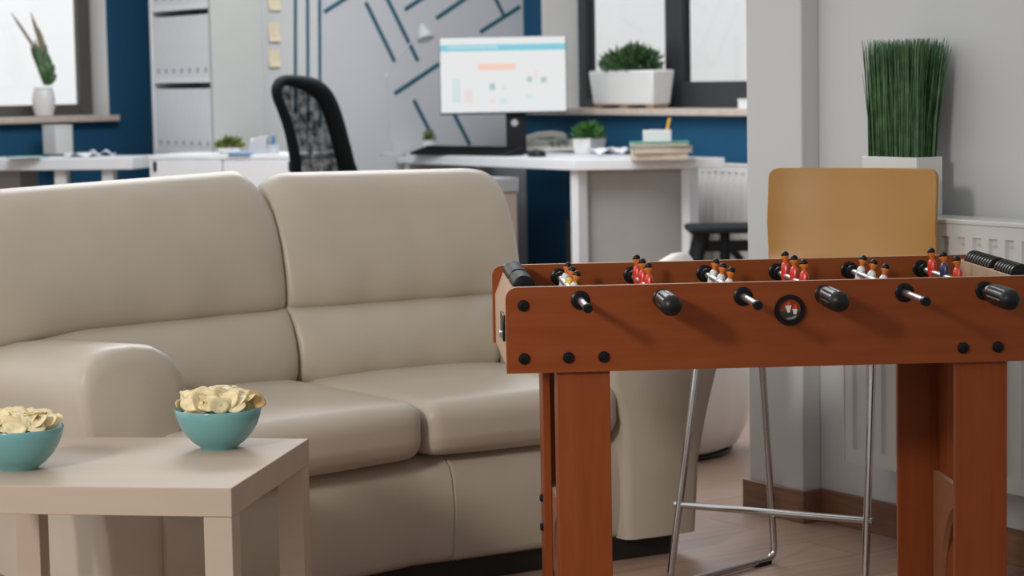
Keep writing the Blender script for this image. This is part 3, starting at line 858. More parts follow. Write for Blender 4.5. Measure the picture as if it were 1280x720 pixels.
mb = MB(); mb.tube([lp(FLp, tFLp, 0.19) - so - (FRp - FLp).normalized() * 0.012, lp(FRp, tFRp, 0.19) - so + (FRp - FLp).normalized() * 0.012], 0.0075, 14); mb.build('footrest', M['chrome'], st)
mb = MB(); mb.tube([tFLp.lerp(tRLp, 0.5) - so, tFRp.lerp(tRRp, 0.5) - so], 0.008, 12); mb.build('seat_bar', M['chrome'], st)


def stool_shell():
    u = Vector((0.87, -0.493, 0)).normalized(); v = Vector((-u.y, u.x, 0))
    bc = Vector((0.796, 5.252, 0))      # back centre line
    W = 0.205
    # profile along v (depth) and z from the front lip of the seat to the top of the back
    pr = [(-0.345, 0.628), (-0.335, 0.640), (-0.31, 0.645), (-0.25, 0.645), (-0.18, 0.641), (-0.12, 0.641), (-0.075, 0.647), (-0.045, 0.665), (-0.028, 0.69), (-0.018, 0.73), (-0.011, 0.79), (-0.004, 0.86), (-0.0015, 0.89), (0.0, 0.917)]
    th = 0.016; NX = 60; mb = MB(); top = []; bot = []
    pts = [Vector((p[0], p[1])) for p in pr]
    for i, p in enumerate(pts):
        a = pts[max(0, i - 1)]; b = pts[min(len(pts) - 1, i + 1)]; t = (b - a).normalized(); nn = Vector((-t.y, t.x))
        r1, r2 = [], []
        f = i / (len(pts) - 1)
        for k in range(NX + 1):
            s_ = -1 + 2 * k / NX; s_ = math.sin(s_ * PI / 2) * 0.6 + s_ * 0.4
            back = max(0, (p.y - 0.66) / 0.26)
            w = W * (1.0 if p.y < 0.7 else 1.0)
            # rounded corners of the back and the seat lip
            cut = 0.0
            if i == len(pts) - 1: cut = 0.0
            wrap = -0.030 * abs(s_) ** 3 * min(1, back * 2)
            dz = 0.0
            ed = (1 - abs(s_)) * W; cr = 0.022
            if ed < cr and p.y > 0.88: dz = -(cr - math.sqrt(max(0, cr * cr - (cr - ed) ** 2))) * (p.y - 0.88) / 0.037
            q = p + nn * 0.0
            r1.append(bc - so + u * (s_ * w) + v * (q.x + wrap) + Z(q.y + dz))
            q2 = p - nn * th
            r2.append(bc - so + u * (s_ * w) + v * (q2.x + wrap) + Z(q2.y + dz))
        top.append([mb.bm.verts.new(x) for x in r1]); bot.append([mb.bm.verts.new(x) for x in r2])
    n = len(top)
    for i in range(n - 1):
        for k in range(NX):
            mb.face([top[i][k], top[i][k + 1], top[i + 1][k + 1], top[i + 1][k]]); mb.face([bot[i][k], bot[i + 1][k], bot[i + 1][k + 1], bot[i][k + 1]])
        mb.face([top[i][0], top[i + 1][0], bot[i + 1][0], bot[i][0]]); mb.face([top[i][NX], bot[i][NX], bot[i + 1][NX], top[i + 1][NX]])
    for k in range(NX):
        mb.face([top[0][k], bot[0][k], bot[0][k + 1], top[0][k + 1]]); mb.face([top[-1][k], top[-1][k + 1], bot[-1][k + 1], bot[-1][k]])
    return mb.build('seat_shell', M['yellow'], st, sharp=50, bevel=0.003)


stool_shell()

# ------------------------------------------------------------------ grass plant on the radiator
gy = -0.14; P0 = WR + E2 * gy; kk = (1148 - 640) / F
gx = (kk * P0.y - P0.x) / (E1.x - kk * E1.y)
gn = loc1(WR, gx, gy, 0); gzt = ay(1148, 197, gn.y).z
gw, gd, gz0, gz1 = 0.185, 0.082, 0.802, gzt
gp = thing('potted_grass', 'tall dark green grass in white pot on the radiator behind yellow stool', 'plant', loc1(WR, gx - gw, gy, gz0), A1)
mb = MB()
mb.box(0, gw, 0, 0.005, 0, gz1 - gz0); mb.box(0, gw, gd - 0.005, gd, 0, gz1 - gz0); mb.box(0, 0.005, 0.005, gd - 0.005, 0, gz1 - gz0); mb.box(gw - 0.005, gw, 0.005, gd - 0.005, 0, gz1 - gz0); mb.box(0.005, gw - 0.005, 0.005, gd - 0.005, 0, 0.01)
mb.build('pot', M['whitec'], gp, bevel=0.0015)
mb = MB(); mb.box(0.006, gw - 0.006, 0.006, gd - 0.006, 0.01, gz1 - gz0 - 0.006); mb.build('soil', M['terra'], gp)
mb = MB(); rnd = random.Random(11)
for i in range(1500):
    x = rnd.uniform(0.008, gw - 0.008); y = rnd.uniform(0.008, gd - 0.008); z0 = gz1 - gz0 - 0.008
    h = 0.283 * rnd.uniform(0.90, 1.0) if rnd.random() < 0.8 else 0.283 * rnd.uniform(0.6, 0.9)
    fx = (x / gw - 0.45) * 0.026 + rnd.gauss(0, 0.006); fy = (y / gd - 0.25) * 0.048 + rnd.gauss(0, 0.005)
    a = rnd.uniform(0, PI); w = rnd.uniform(0.0009, 0.0017); dx, dy = w * math.cos(a), w * math.sin(a)
    rows = []
    for s_ in (0, 0.35, 0.7, 1.0):
        c = Vector((x + fx * s_ ** 1.5, y + fy * s_ ** 1.5, z0 + h * s_)); k = (1, 1, 0.9, 0.35)[int(round(s_ * 2.9))]
        rows.append((mb.bm.verts.new(c + Vector((dx * k, dy * k, 0))), mb.bm.verts.new(c - Vector((dx * k, dy * k, 0)))))
    for j in range(3): mb.face([rows[j][0], rows[j][1], rows[j + 1][1], rows[j + 1][0]])
g = mb.build('grass_blades', M['grassb'], gp, sharp=0, fixn=False); g['kind'] = 'stuff'

# ------------------------------------------------------------------ bean bag
bb = thing('bean_bag', 'cream leather bean bag seat with a pointed top behind the sofa arm', 'bean bag', (0.40, 6.86, 0))
mb = MB(); rr = []
bprof = [(0.02, 0.006), (0.22, 0.008), (0.275, 0.03), (0.302, 0.09), (0.31, 0.16), (0.305, 0.24), (0.28, 0.33), (0.235, 0.42), (0.172, 0.49), (0.115, 0.545), (0.07, 0.59), (0.042, 0.615), (0.026, 0.628), (0.008, 0.632)]
for r, z in bprof:
    ring = []
    for k in range(48):
        t = 2 * PI * k / 48
        q = r * (1 - 0.025 * math.exp(-((((t * 6 / (2 * PI)) % 1) - 0.5) / 0.06) ** 2)) * (1 + 0.02 * math.sin(3 * t + 8 * z))
        ring.append((q * math.cos(t) + 0.11 * (z / 0.63) ** 3, q * math.sin(t), z * 0.955))
    rr.append(ring)
mb.rings(rr); mb.build('cover', M['leather2'], bb, sharp=0)
mb = MB(); mb.lathe([(0.14, 0.0), (0.245, 0.0), (0.262, 0.010), (0.256, 0.014), (0.14, 0.008)], seg=48); mb.build('base_edge', M['plinth'], bb)

# ------------------------------------------------------------------ corner desk
DA = az(718, 200, 0.74); DB = az(906, 197, 0.74)
Lm = 1.66
DD = DA - E1 * Lm; DD.z = 0.74
proj = (DB - DA).dot(E1); DC = DB - E1 * (proj + Lm); DC.z = 0.74
dk = thing('desk', 'white corner desk with computer monitor and books at the window', 'desk', (DA.x, DA.y, 0))
rel = lambda p: (p.x - DA.x, p.y - DA.y)
mb = MB(); mb.prism([rel(DA), rel(DB), rel(DC), rel(DD)], 0.69, 0.74); mb.build('desktop', M['white'], dk, bevel=0.003)


def post(p, w=0.06, name='leg'):
    mb = MB(); x, y = rel(p)
    c = [(x + E1.x * a + E2.x * b, y + E1.y * a + E2.y * b) for a, b in ((-w / 2, -w / 2), (w / 2, -w / 2), (w / 2, w / 2), (-w / 2, w / 2))]
    mb.prism(c, 0, 0.69); mb.build(name, M['whitem'], dk, bevel=0.003)


post(DA - E1 * 0.05 + E2 * 0.06); post(DB - E1 * 0.06 - Vector((0.13, 0, 0))); post(DD + E1 * 0.05 + E2 * 0.06); post(DC + E1 * 0.06 - E2 * 0.06)
pa = DA + (DB - DA) * 0.09 + Vector((0.0, 0.10, 0)); pb = DA + (DB - DA) * 0.73 + Vector((0, 0.10, 0))
mb = MB(); t = Vector((0, 0.02, 0)); mb.prism([rel(pa), rel(pb), rel(pb + t), rel(pa + t)], 0.02, 0.689); mb.build('side_panel', M['panelg'], dk, bevel=0.002)
# pedestal under the desk at the far end
pe = az(650, 214, 0.69)
pd = thing('drawer_pedestal', 'taupe drawer cabinet with grey top standing under the white desk', 'cabinet', (pe.x - E2.x * 0.42, pe.y - E2.y * 0.42 + 0.12, 0), A1)
mb = MB(); mb.box(-0.55, 0, 0.0, 0.4, 0.03, 0.585); mb.build('carcass', M['taupe'], pd, bevel=0.003)
mb = MB(); mb.box(-0.56, 0.005, -0.01, 0.41, 0.587, 0.655); mb.build('cabinet_top', M['greyb'], pd, bevel=0.003)
for k in range(3):
    mb = MB(); mb.box(-0.54, -0.01, -0.018, -0.001, 0.04 + 0.18 * k, 0.21 + 0.18 * k); d_ = mb.build('drawer', M['taupe'], pd, bevel=0.002)
    mb = MB(); mb.box(-0.34, -0.21, -0.032, -0.018, 0.16 + 0.18 * k, 0.17 + 0.18 * k); mb.build('handle', M['whitem'], d_)
for k, (x, y) in enumerate(((-0.5, 0.05), (-0.05, 0.05), (-0.5, 0.35), (-0.05, 0.35))):
    mb = MB(); mb.lathe([(0.02, 0), (0.02, 0.03)], (x, y, 0), seg=16); mb.build('foot', M['black'], pd)
# computer tower and box under the desk
ptw = DA - E1 * 0.42 + E2 * 0.50
tw = thing('computer_tower', 'black computer tower on the floor in the dark under the desk', 'computer', (ptw.x, ptw.y, 0), A1)
mb = MB(); mb.box(-0.10, 0.10, -0.2, 0.2, 0.01, 0.43); mb.build('case', M['blackm'], tw, bevel=0.006)
mb = MB(); mb.box(-0.09, 0.09, -0.206, -0.2, 0.02, 0.42); mb.build('front_cover', M['black'], tw, bevel=0.002)
for x in (-0.08, 0.08):
    mb = MB(); mb.box(x - 0.01, x + 0.01, -0.18, 0.18, 0, 0.01); mb.build('foot', M['black'], tw)
pbx = DA - E1 * 0.20 + E2 * 0.62
bx = thing('storage_box', 'grey box beside the computer tower under the desk', 'box', (pbx.x, pbx.y, 0), A1)
mb = MB(); mb.box(-0.11, 0.07, -0.12, 0.12, 0, 0.33); mb.build('body', M['greyb'], bx, bevel=0.004)
mb = MB(); mb.box(-0.115, 0.075, -0.125, 0.125, 0.331, 0.36); mb.build('lid', M['greyb'], bx, bevel=0.004)

# monitor
MY = 11.86
mtl = ay(551, 47, MY); mtr = ay(709.5, 44.5, MY); mbl = ay(548, 141, MY); mbr = ay(707, 140, MY)
mw = (mtr.x - mtl.x + mbr.x - mbl.x) / 2; mz0 = (mbl.z + mbr.z) / 2; mz1 = (mtl.z + mtr.z) / 2; mxc = (mtl.x + mtr.x + mbl.x + mbr.x) / 4
mo = thing('monitor', 'wide computer monitor with white web page on the corner desk', 'monitor', (mxc, MY, 0.74), 0)
h = mz1 - mz0; zz0 = mz0 - 0.74
mb = MB(); mb.box(-mw / 2, mw / 2, 0.0, 0.03, zz0 - 0.008, zz0 + h); mb.build('housing', M['blackm'], mo, bevel=0.004)
mb = MB(); W2 = mw / 2 - 0.004


def scr(x0, x1, z0, z1, mi, y=-0.0015):   # fractions from the top left of the page
    mb.mi = mi; X0, X1 = -W2 + 2 * W2 * x0, -W2 + 2 * W2 * x1; Z1, Z0 = zz0 + h - h * z0, zz0 + h - h * z1
    mb.box(X0, X1, y - 0.0004, -0.0001, Z0 + 0.002, Z1 - 0.002 if z0 == 0 else Z1)


scr(0, 1, 0, 1, 0, -0.001)
scr(0.0, 1, 0.10, 0.19, 1); scr(0.06, 0.46, 0.125, 0.15, 3, -0.002)
scr(0.30, 0.60, 0.355, 0.445, 2)
scr(0.09, 0.16, 0.55, 0.87, 3); scr(0.19, 0.25, 0.70, 0.87, 4); scr(0.39, 0.435, 0.61, 0.71, 5); scr(0.49, 0.52, 0.62, 0.70, 3); scr(0.39, 0.43, 0.82, 0.88, 4); scr(0.47, 0.525, 0.81, 0.89, 3)
scr(0.69, 0.73, 0.53, 0.61, 5); scr(0.755, 0.775, 0.46, 0.56, 4); scr(0.80, 0.845, 0.54, 0.62, 5); scr(0.68, 0.73, 0.76, 0.84, 3)
scr(0, 1, 0.992, 1.0, 3)
mb.build('screen', [M['screen'], M['s_cyan'], M['s_orange'], M['s_mint'], M['s_rose'], M['s_grey']], mo)
mb = MB(); mb.box(0.01, 0.115, 0.032, 0.06, 0.012, zz0 + 0.08); sd = mb.build('stand', M['blackm'], mo, bevel=0.004)
mb = MB(); mb.lathe([(0.018, 0), (0.018, 0.004), (0.001, 0.004)], (0.055, 0.032, zz0 - 0.055), (0, -1, 0), seg=20); mb.build('cable_hole', M['lamp'], sd)
mb = MB(); mb.rbox([(-0.06, -0.06, 0), (0.18, -0.06, 0), (0.18, 0.14, 0), (-0.06, 0.14, 0), (-0.06, -0.06, 0.012), (0.18, -0.06, 0.012), (0.18, 0.14, 0.012), (-0.06, 0.14, 0.012)], (0.24, 0.2, 0.012), 0.005, n=(3, 3, 1)); mb.build('stand_base', M['blackm'], mo)

# keyboard, mouse
ka = az(512, 193, 0.742); kb = az(632, 195.2, 0.742)
kd = (kb - ka); kl = kd.length
kbd = thing('keyboard', 'long black keyboard lying on the desk in front of the monitor', 'keyboard', (ka.x, ka.y, 0.74), math.atan2(kd.y, kd.x))
mb = MB(); mb.hexa([(0, 0, 0), (kl, 0, 0), (kl, 0.13, 0), (0.0, 0.13, 0), (0, 0, 0.012), (kl, 0, 0.012), (kl, 0.13, 0.046), (0.0, 0.13, 0.046)]); mb.build('case', M['blackm'], kbd, bevel=0.003)
mb = MB()
for r in range(5):
    for k in range(15):
        x0 = 0.02 + k * (kl - 0.04) / 15; y0 = 0.006 + r * 0.024
        z = 0.0125 + 0.034 * (y0 + 0.010) / 0.13
        mb.box(x0, x0 + (kl - 0.04) / 15 * 0.86, y0, y0 + 0.020, z, z + 0.004)
mb.build('keys', M['blackm'], kbd)
mp_ = az(671, 195.3, 0.742)
ms = thing('mouse', 'small black computer mouse on the desk beside the keyboard', 'mouse', (mp_.x, mp_.y, 0.74), 0.3)
mb = MB(); mb.rings([[(0.046 * s_ * math.cos(2 * PI * k / 20), 0.068 * s_ * math.sin(2 * PI * k / 20), z) for k in range(20)] for s_, z in ((0.9, 0), (1.0, 0.008), (0.95, 0.02), (0.7, 0.031), (0.3, 0.036))]); mb.build('shell', M['black'], ms, sharp=0)
mb = MB(); mb.lathe([(0.006, -0.003), (0.008, 0), (0.006, 0.003)], (0, 0.025, 0.033), (1, 0, 0), seg=12); mb.build('wheel', M['greyb'], ms)

# desk phone
pp = az(676, 190.5, 0.742)
ph_ = thing('desk_phone', 'cream desk telephone with corded handset between mouse and small plant', 'telephone', (pp.x + 0.03, pp.y + 0.16, 0.74), 0.05)
mb = MB(); mb.hexa([(-0.12, -0.09, 0), (0.15, -0.09, 0), (0.15, 0.11, 0), (-0.12, 0.11, 0), (-0.12, -0.09, 0.02), (0.15, -0.09, 0.02), (0.15, 0.11, 0.065), (-0.12, 0.11, 0.065)]); mb.build('base', M['phone'], ph_, bevel=0.008)
mb = MB(); mb.tube([(-0.125, -0.04, 0.035), (-0.11, -0.01, 0.062), (-0.04, 0.02, 0.088), (0.04, 0.03, 0.092), (0.09, 0.03, 0.078), (0.11, 0.03, 0.068)], [0.020, 0.024, 0.018, 0.018, 0.024, 0.020], 12); mb.build('handset', M['phone'], ph_, sharp=0)
mb = MB()
for r in range(4):
    for k in range(3): mb.box(0.02 + 0.035 * k, 0.045 + 0.035 * k, -0.07 + 0.03 * r, -0.05 + 0.03 * r, 0.022 + 0.0068 * r, 0.031 + 0.0068 * r)
mb.build('keypad', M['greyb'], ph_)


# leafy bush helper
def leaves(mb, c, rx, ry, rz_, n, seed, L=(0.03, 0.05), wf=0.35, zmin=0.0):
    rnd = random.Random(seed)
    for i in range(n):
        d = Vector((rnd.gauss(0, 1), rnd.gauss(0, 1), abs(rnd.gauss(0, 1)))).normalized(); k = rnd.uniform(0.35, 1.0)
        p = Vector((c[0] + d.x * rx * k, c[1] + d.y * ry * k, c[2] + zmin + d.z * rz_ * k))
        l = rnd.uniform(*L); o = (d + Vector((rnd.uniform(-.6, .6), rnd.uniform(-.6, .6), rnd.uniform(-.2, .8)))).normalized(); s_ = o.cross(Vector((rnd.uniform(-1, 1), rnd.uniform(-1, 1), rnd.uniform(-1, 1)))).normalized() * l * wf * 0.5
        nn = o.cross(s_).normalized() * l * 0.12
        a, b_, c1, c2 = p, p + o * l, p + o * l * 0.45 + s_ + nn, p + o * l * 0.45 - s_ + nn; mid = p + o * l * 0.5
        v = [mb.bm.verts.new(q) for q in (a, c1, mid, c2, b_)]
        mb.face([v[0], v[1], v[2]]); mb.face([v[0], v[2], v[3]]); mb.face([v[1], v[4], v[2]]); mb.face([v[2], v[4], v[3]])


def stuffpart(o): o['kind'] = 'stuff'; return o


# plant in white pot on the desk
p = az(737, 191, 0.742)
sp = thing('potted_plant', 'small bushy green plant in white square pot on the desk among papers', 'plant', (p.x, p.y + 0.05, 0.74), A1 + 0.2)
mb = MB(); w = 0.055; mb.hexa([(-w, -w, 0), (w, -w, 0), (w, w, 0), (-w, w, 0), (-w * 1.15, -w * 1.15, 0.075), (w * 1.15, -w * 1.15, 0.075), (w * 1.15, w * 1.15, 0.075), (-w * 1.15, w * 1.15, 0.075)]); mb.build('pot', M['whitec'], sp, bevel=0.004)
mb = MB(); leaves(mb, (0, 0, 0.076), 0.075, 0.075, 0.075, 420, 21, (0.025, 0.045)); stuffpart(mb.build('foliage', M['leaf2'], sp, sharp=0, fixn=False))
# little plant by the lamp
p = az(535, 192.7, 0.742)
sp = thing('potted_plant', 'tiny pyramid shaped olive plant in white pot behind the keyboard', 'plant', (p.x, p.y + 0.17, 0.74), 0)
mb = MB(); mb.lathe([(0.026, 0), (0.036, 0.072), (0.033, 0.072), (0.027, 0.06), (0.001, 0.06)], seg=24); mb.build('pot', M['whitec'], sp, sharp=30)
mb = MB(); leaves(mb, (0, 0, 0.068), 0.034, 0.034, 0.052, 200, 22, (0.012, 0.022), 0.5); stuffpart(mb.build('foliage', M['leaf3'], sp, sharp=0, fixn=False))

# papers
def sheet(px, py, wpx, hpx, rz, label, mm='paper', z=0.7405, cr=0.0, grp=None):
    p = az(px, py, z); mb = MB(); n = 6
    for i in range(n):
        for j in range(n):
            q = lambda a, b: ((a / n - 0.5) * wpx, (b / n - 0.5) * hpx, cr * math.sin(5 * a / n + 2 * b / n) ** 2 + 0.0004)
            mb.quad(q(i, j), q(i + 1, j), q(i + 1, j + 1), q(i, j + 1))
    bmesh.ops.remove_doubles(mb.bm, verts=mb.bm.verts, dist=1e-5)
    bmesh.ops.solidify(mb.bm, geom=mb.bm.faces[:], thickness=0.0006)
    o = mb.build('paper_sheet', M[mm], loc=(p.x, p.y, z), rz=rz, sharp=0); return tag(o, label, 'paper', grp)


sheet(722, 196, 0.22, 0.20, 0.15, 'flat white paper at the corner of the desk before small plant')
sheet(762, 192.5, 0.20, 0.14, 0.5, 'crumpled white paper between the small plant and the book stack', cr=0.035)
# book stack
b0 = az(826, 199.5, 0.742)
zb = 0.74
for k, (w_, d_, h_, cov, ang, lab) in enumerate(((0.26, 0.19, 0.032, 'cover', 0.02, 'thick beige book at the bottom of the stack on desk'), (0.27, 0.20, 0.030, 'cover', 0.06, 'beige book in the middle of the stack on desk'), (0.275, 0.20, 0.020, 'green', -0.02, 'green covered book on top of the stack on desk'))):
    bk = thing('book', lab, 'book', (b0.x + 0.01 * (k == 1), b0.y + 0.11, zb), ang, 'books stacked on the corner desk')
    mb = MB(); mb.box(-w_ / 2 + 0.003, w_ / 2 - 0.004, -d_ / 2 + 0.004, d_ / 2 - 0.004, 0.003, h_ - 0.003); mb.build('pages', M['page'], bk)
    mb = MB(); mb.box(-w_ / 2, w_ / 2, -d_ / 2, d_ / 2, 0, 0.0028); mb.box(-w_ / 2, w_ / 2, -d_ / 2, d_ / 2, h_ - 0.0028, h_); mb.box(-w_ / 2, w_ / 2, d_ / 2 - 0.0025, d_ / 2, 0.0028, h_ - 0.0028); mb.build('cover', M[cov], bk)
    zb += h_ + 0.0005
# pen cup on the books
pc = thing('pen_cup', 'white pen holder standing on top of the book stack', 'pen holder', (b0.x - 0.01, b0.y + 0.09, zb), 0)
mb = MB(); mb.box(-0.065, 0.065, -0.03, -0.026, 0, 0.055); mb.box(-0.065, 0.065, 0.026, 0.03, 0, 0.055); mb.box(-0.065, -0.061, -0.026, 0.026, 0, 0.055); mb.box(0.061, 0.065, -0.026, 0.026, 0, 0.055); mb.box(-0.061, 0.061, -0.026, 0.026, 0, 0.004); mb.build('cup', M['whitec'], pc, bevel=0.002)
for (x0, x1, mm, nm, lab, l) in ((0.035, 0.062, 'pencil', 'pencil', 'yellow pencil leaning in the white pen holder on the books', 0.11), (0.02, 0.03, 'blackm', 'pen', 'black pen standing beside the yellow pencil in the white pen holder', 0.075), (-0.045, -0.05, 'blackm', 'pen', 'short black pen at the far end of the white pen holder from the pencil', 0.07)):
    mb = MB(); mb.tube([(b0.x - 0.01 + x0, b0.y + 0.09, zb + 0.005), (b0.x - 0.01 + x1, b0.y + 0.095, zb + l)], 0.007 if mm == 'pencil' else 0.005, 10)
    tag(mb.build(nm, M[mm]), lab, 'pen')

# desk lamp, pale and thin
lb = az(491, 194.3, 0.742)
dlm = thing('desk_lamp', 'thin pale grey jointed desk lamp at the far end of the desk', 'lamp', (lb.x, lb.y, 0.74), 0)
j1 = ay(483, 94, lb.y) - Vector((lb.x, lb.y, 0.74)); j2 = ay(528, 34, lb.y) - Vector((lb.x, lb.y, 0.74)); hd = ay(541, 40, lb.y) - Vector((lb.x, lb.y, 0.74))
mb = MB(); mb.lathe([(0.07, 0), (0.07, 0.012), (0.06, 0.016), (0.001, 0.016)], seg=32); mb.build('lamp_base', M['lamp'], dlm, sharp=30)
mb = MB(); mb.tube([(0, 0, 0.015), (-0.02, 0, 0.09), j1], 0.0045, 10); mb.build('lower_arm', M['lamp'], dlm)
mb = MB(); mb.tube([j1, j2], 0.0045, 10); mb.build('upper_arm', M['lamp'], dlm)
mb = MB(); mb.lathe([(0.016, 0), (0.016, 0.02)], j1 + Vector((0, 0.01, 0)), (0, -1, 0), seg=16); mb.build('joint', M['lamp'], dlm)
mb = MB(); mb.lathe([(0.012, -0.015), (0.018, 0.0), (0.034, 0.025), (0.046, 0.07), (0.043, 0.07), (0.031, 0.026), (0.015, 0.004), (0.001, 0.0)], j2, (0.25, -0.35, -0.9), seg=28); mb.build('lamp_shade', M['frost'], dlm, sharp=40)

# planter on the window sill, small white box at the pillar
def insill(px, y): # x along the far window wall for a photo column, y local depth
    k = (px - 640) / F; P0 = CF + E2 * y
    return (k * P0.y - P0.x) / (E1.x - k * E1.y)


x0, x1 = insill(742, 0.03), insill(822, 0.03)
plw = x1 - x0
pl = thing('planter', 'white trough planter of green plants on the far window sill', 'planter', loc1(CF, (x0 + x1) / 2, 0.09, 0.963), A1)
mb = MB(); a, b = plw / 2 * 0.93, plw / 2; c, d = 0.06, 0.075
mb.hexa([(-a, -c, 0.018), (a, -c, 0.018), (a, c, 0.018), (-a, c, 0.018), (-b, -d, 0.20), (b, -d, 0.20), (b, d, 0.20), (-b, d, 0.20)]); mb.build('trough', M['whitec'], pl, bevel=0.012)
for x in (-a * 0.85, a * 0.0, a * 0.85):
    mb = MB(); mb.box(x - 0.03, x + 0.03, -0.05, 0.05, 0, 0.019); mb.build('foot', M['feet'], pl, bevel=0.003)
mb = MB(); leaves(mb, (0, 0, 0.195), plw / 2 * 0.85, 0.07, 0.12, 900, 31, (0.03, 0.06), 0.4); stuffpart(mb.build('foliage', M['leaf'], pl, sharp=0, fixn=False))
xb = insill(931, -0.02)
wb = thing('small_box', 'small white box on the far window sill against the pillar edge', 'box', loc1(CF, xb + 0.05, 0.0, 0.963), A1)
mb = MB(); mb.box(-0.06, 0.12, -0.04, 0.04, 0, 0.04); mb.build('body', M['whitec'], wb, bevel=0.004)
mb = MB(); mb.box(-0.062, 0.122, -0.042, 0.042, 0.0405, 0.05); mb.build('lid', M['whitec'], wb, bevel=0.003)

# black stool under the desk end
ps_ = az(905, 281, 0.45)
bs = thing('black_stool', 'low black stool with splayed legs before the far radiator', 'stool', (ps_.x + 0.03, ps_.y, 0), 0.0)
mb = MB(); mb.rbox([(-0.20, -0.17, 0.42), (0.20, -0.17, 0.42), (0.20, 0.17, 0.42), (-0.20, 0.17, 0.42), (-0.20, -0.17, 0.45), (0.20, -0.17, 0.45), (0.20, 0.17, 0.45), (-0.20, 0.17, 0.45)], (0.4, 0.34, 0.03), 0.012, n=(4, 4, 2)); mb.build('seat', M['blackm'], bs, sharp=0)
for sx in (-1, 1):
    for sy in (-1, 1):
        mb = MB(); mb.tube([(sx * 0.13, sy * 0.10, 0.42), (sx * 0.19, sy * 0.13, 0.2), (sx * 0.23, sy * 0.15, 0.0)], [0.03, 0.022, 0.016], 10); mb.build('leg', M['blackm'], bs)
mb = MB(); mb.box(-0.12, 0.2, -0.10, -0.07, 0.335, 0.385); mb.build('apron', M['blackm'], bs, bevel=0.003)
mb = MB(); mb.tube([(-0.035, -0.085, 0.42), (-0.035, -0.085, 0.12)], 0.024, 10); mb.tube([(0.0, -0.085, 0.34), (0.12, -0.085, 0.19), (0.19, -0.085, 0.1)], 0.016, 8); mb.build('brace', M['blackm'], bs)

# ------------------------------------------------------------------ office chair with mesh back
oc_y = 9.3
def oc(px, py): return ay(px, py, oc_y)
outl = [(372, 96), (392, 99.5), (406, 110), (416, 126), (424, 150), (429, 178), (435, 214), (441, 250), (378, 250), (368, 200), (361, 165), (353, 135), (347.5, 118), (347, 106), (354, 97)]
och = thing('office_chair', 'black mesh back office chair seen between the sofa and the grey wall', 'chair', (oc(395, 250).x, oc_y, 0), 0)
oco = Vector((oc(395, 250).x, oc_y, 0))
ring = []
for i, (x, y) in enumerate(outl):
    p = oc(x, y) - oco
    p.y += 0.9 * (x - 395) / 306.0 + 0.05 * ((p.z - 1.0) / 0.3) ** 2      # the back stands at an angle
    ring.append(p)
# smooth closed outline
def catmull(P, n=5):
    out = []
    for i in range(len(P)):
        a, b, c, d = P[i - 1], P[i], P[(i + 1) % len(P)], P[(i + 2) % len(P)]
        for k in range(n):
            t = k / n; out.append(0.5 * ((2 * b) + (c - a) * t + (2 * a - 5 * b + 4 * c - d) * t * t + (3 * b - a - 3 * c + d) * t ** 3))
    return out


rs = catmull(ring)
mb = MB(); cen = sum(rs, Vector()) / len(rs)
rads = []
for p in rs:
    q = max(0.0, min(1.0, (p.x - cen.x + 0.10) / 0.14)); rads.append(0.022 + 0.015 * q * q * (3 - 2 * q))
inr = [p + (cen - p).normalized() * (r * 0.8) for p, r in zip(rs, rads)]
mb.tube(inr, rads, 12, closed=True); mb.build('back_frame', M['chairb'], och, sharp=0)
mb = MB(); nv = []
lay = [[cen + (p - cen) * s_ + Vector((0, 0.04 * (1 - s_ ** 2), 0)) for p in inr] for s_ in (1.0, 0.7, 0.4, 0.15)]
mb.rings(lay, cap=False); mb.face([mb.bm.verts.new(p) for p in lay[-1]])
mb.build('back_mesh', M['mesh'], och, sharp=0, fixn=False)
bd_ = Vector((1, 0.9 * 1.0, 0)).normalized(); bn = Vector((-bd_.y, bd_.x, 0)); sdir = Vector((0.67, -0.74, 0))
# seat, mechanism, column, star base, behind the sofa
sc_ = Vector((0.10, -0.10, 0))
mb = MB(); mb.rbox([(-0.2, -0.32, 0.42), (0.26, -0.32, 0.42), (0.26, 0.16, 0.42), (-0.2, 0.16, 0.42), (-0.2, -0.32, 0.50), (0.26, -0.32, 0.50), (0.26, 0.16, 0.50), (-0.2, 0.16, 0.50)], (0.46, 0.48, 0.08), 0.035, (0, 0, 0.01), (5, 5, 3)); mb.build('seat', M['blackm'], och, sharp=0)
mb = MB(); mb.tube([(0.0, 0.05, 0.62), (0.0, 0.12, 0.50), (0.02, 0.0, 0.40)], 0.02, 10); mb.build('back_bracket', M['blackm'], och)
mb = MB(); mb.lathe([(0.03, 0.08), (0.03, 0.25), (0.02, 0.25), (0.02, 0.42)], (0.03, -0.08, 0), seg=16); mb.build('gas_column', M['chrome'], och)
for k in range(5):
    a = 2 * PI * k / 5 + 0.3; mb = MB(); mb.tube([(0.03, -0.08, 0.11), (0.03 + 0.28 * math.cos(a), -0.08 + 0.28 * math.sin(a), 0.075)], [0.024, 0.015], 10); lg = mb.build('base_leg', M['blackm'], och)
    mb = MB(); mb.lathe([(0.03, -0.02), (0.03, 0.02)], (0.03 + 0.28 * math.cos(a), -0.08 + 0.28 * math.sin(a), 0.03), (-math.sin(a), math.cos(a), 0), seg=18); mb.build('caster', M['black'], lg)

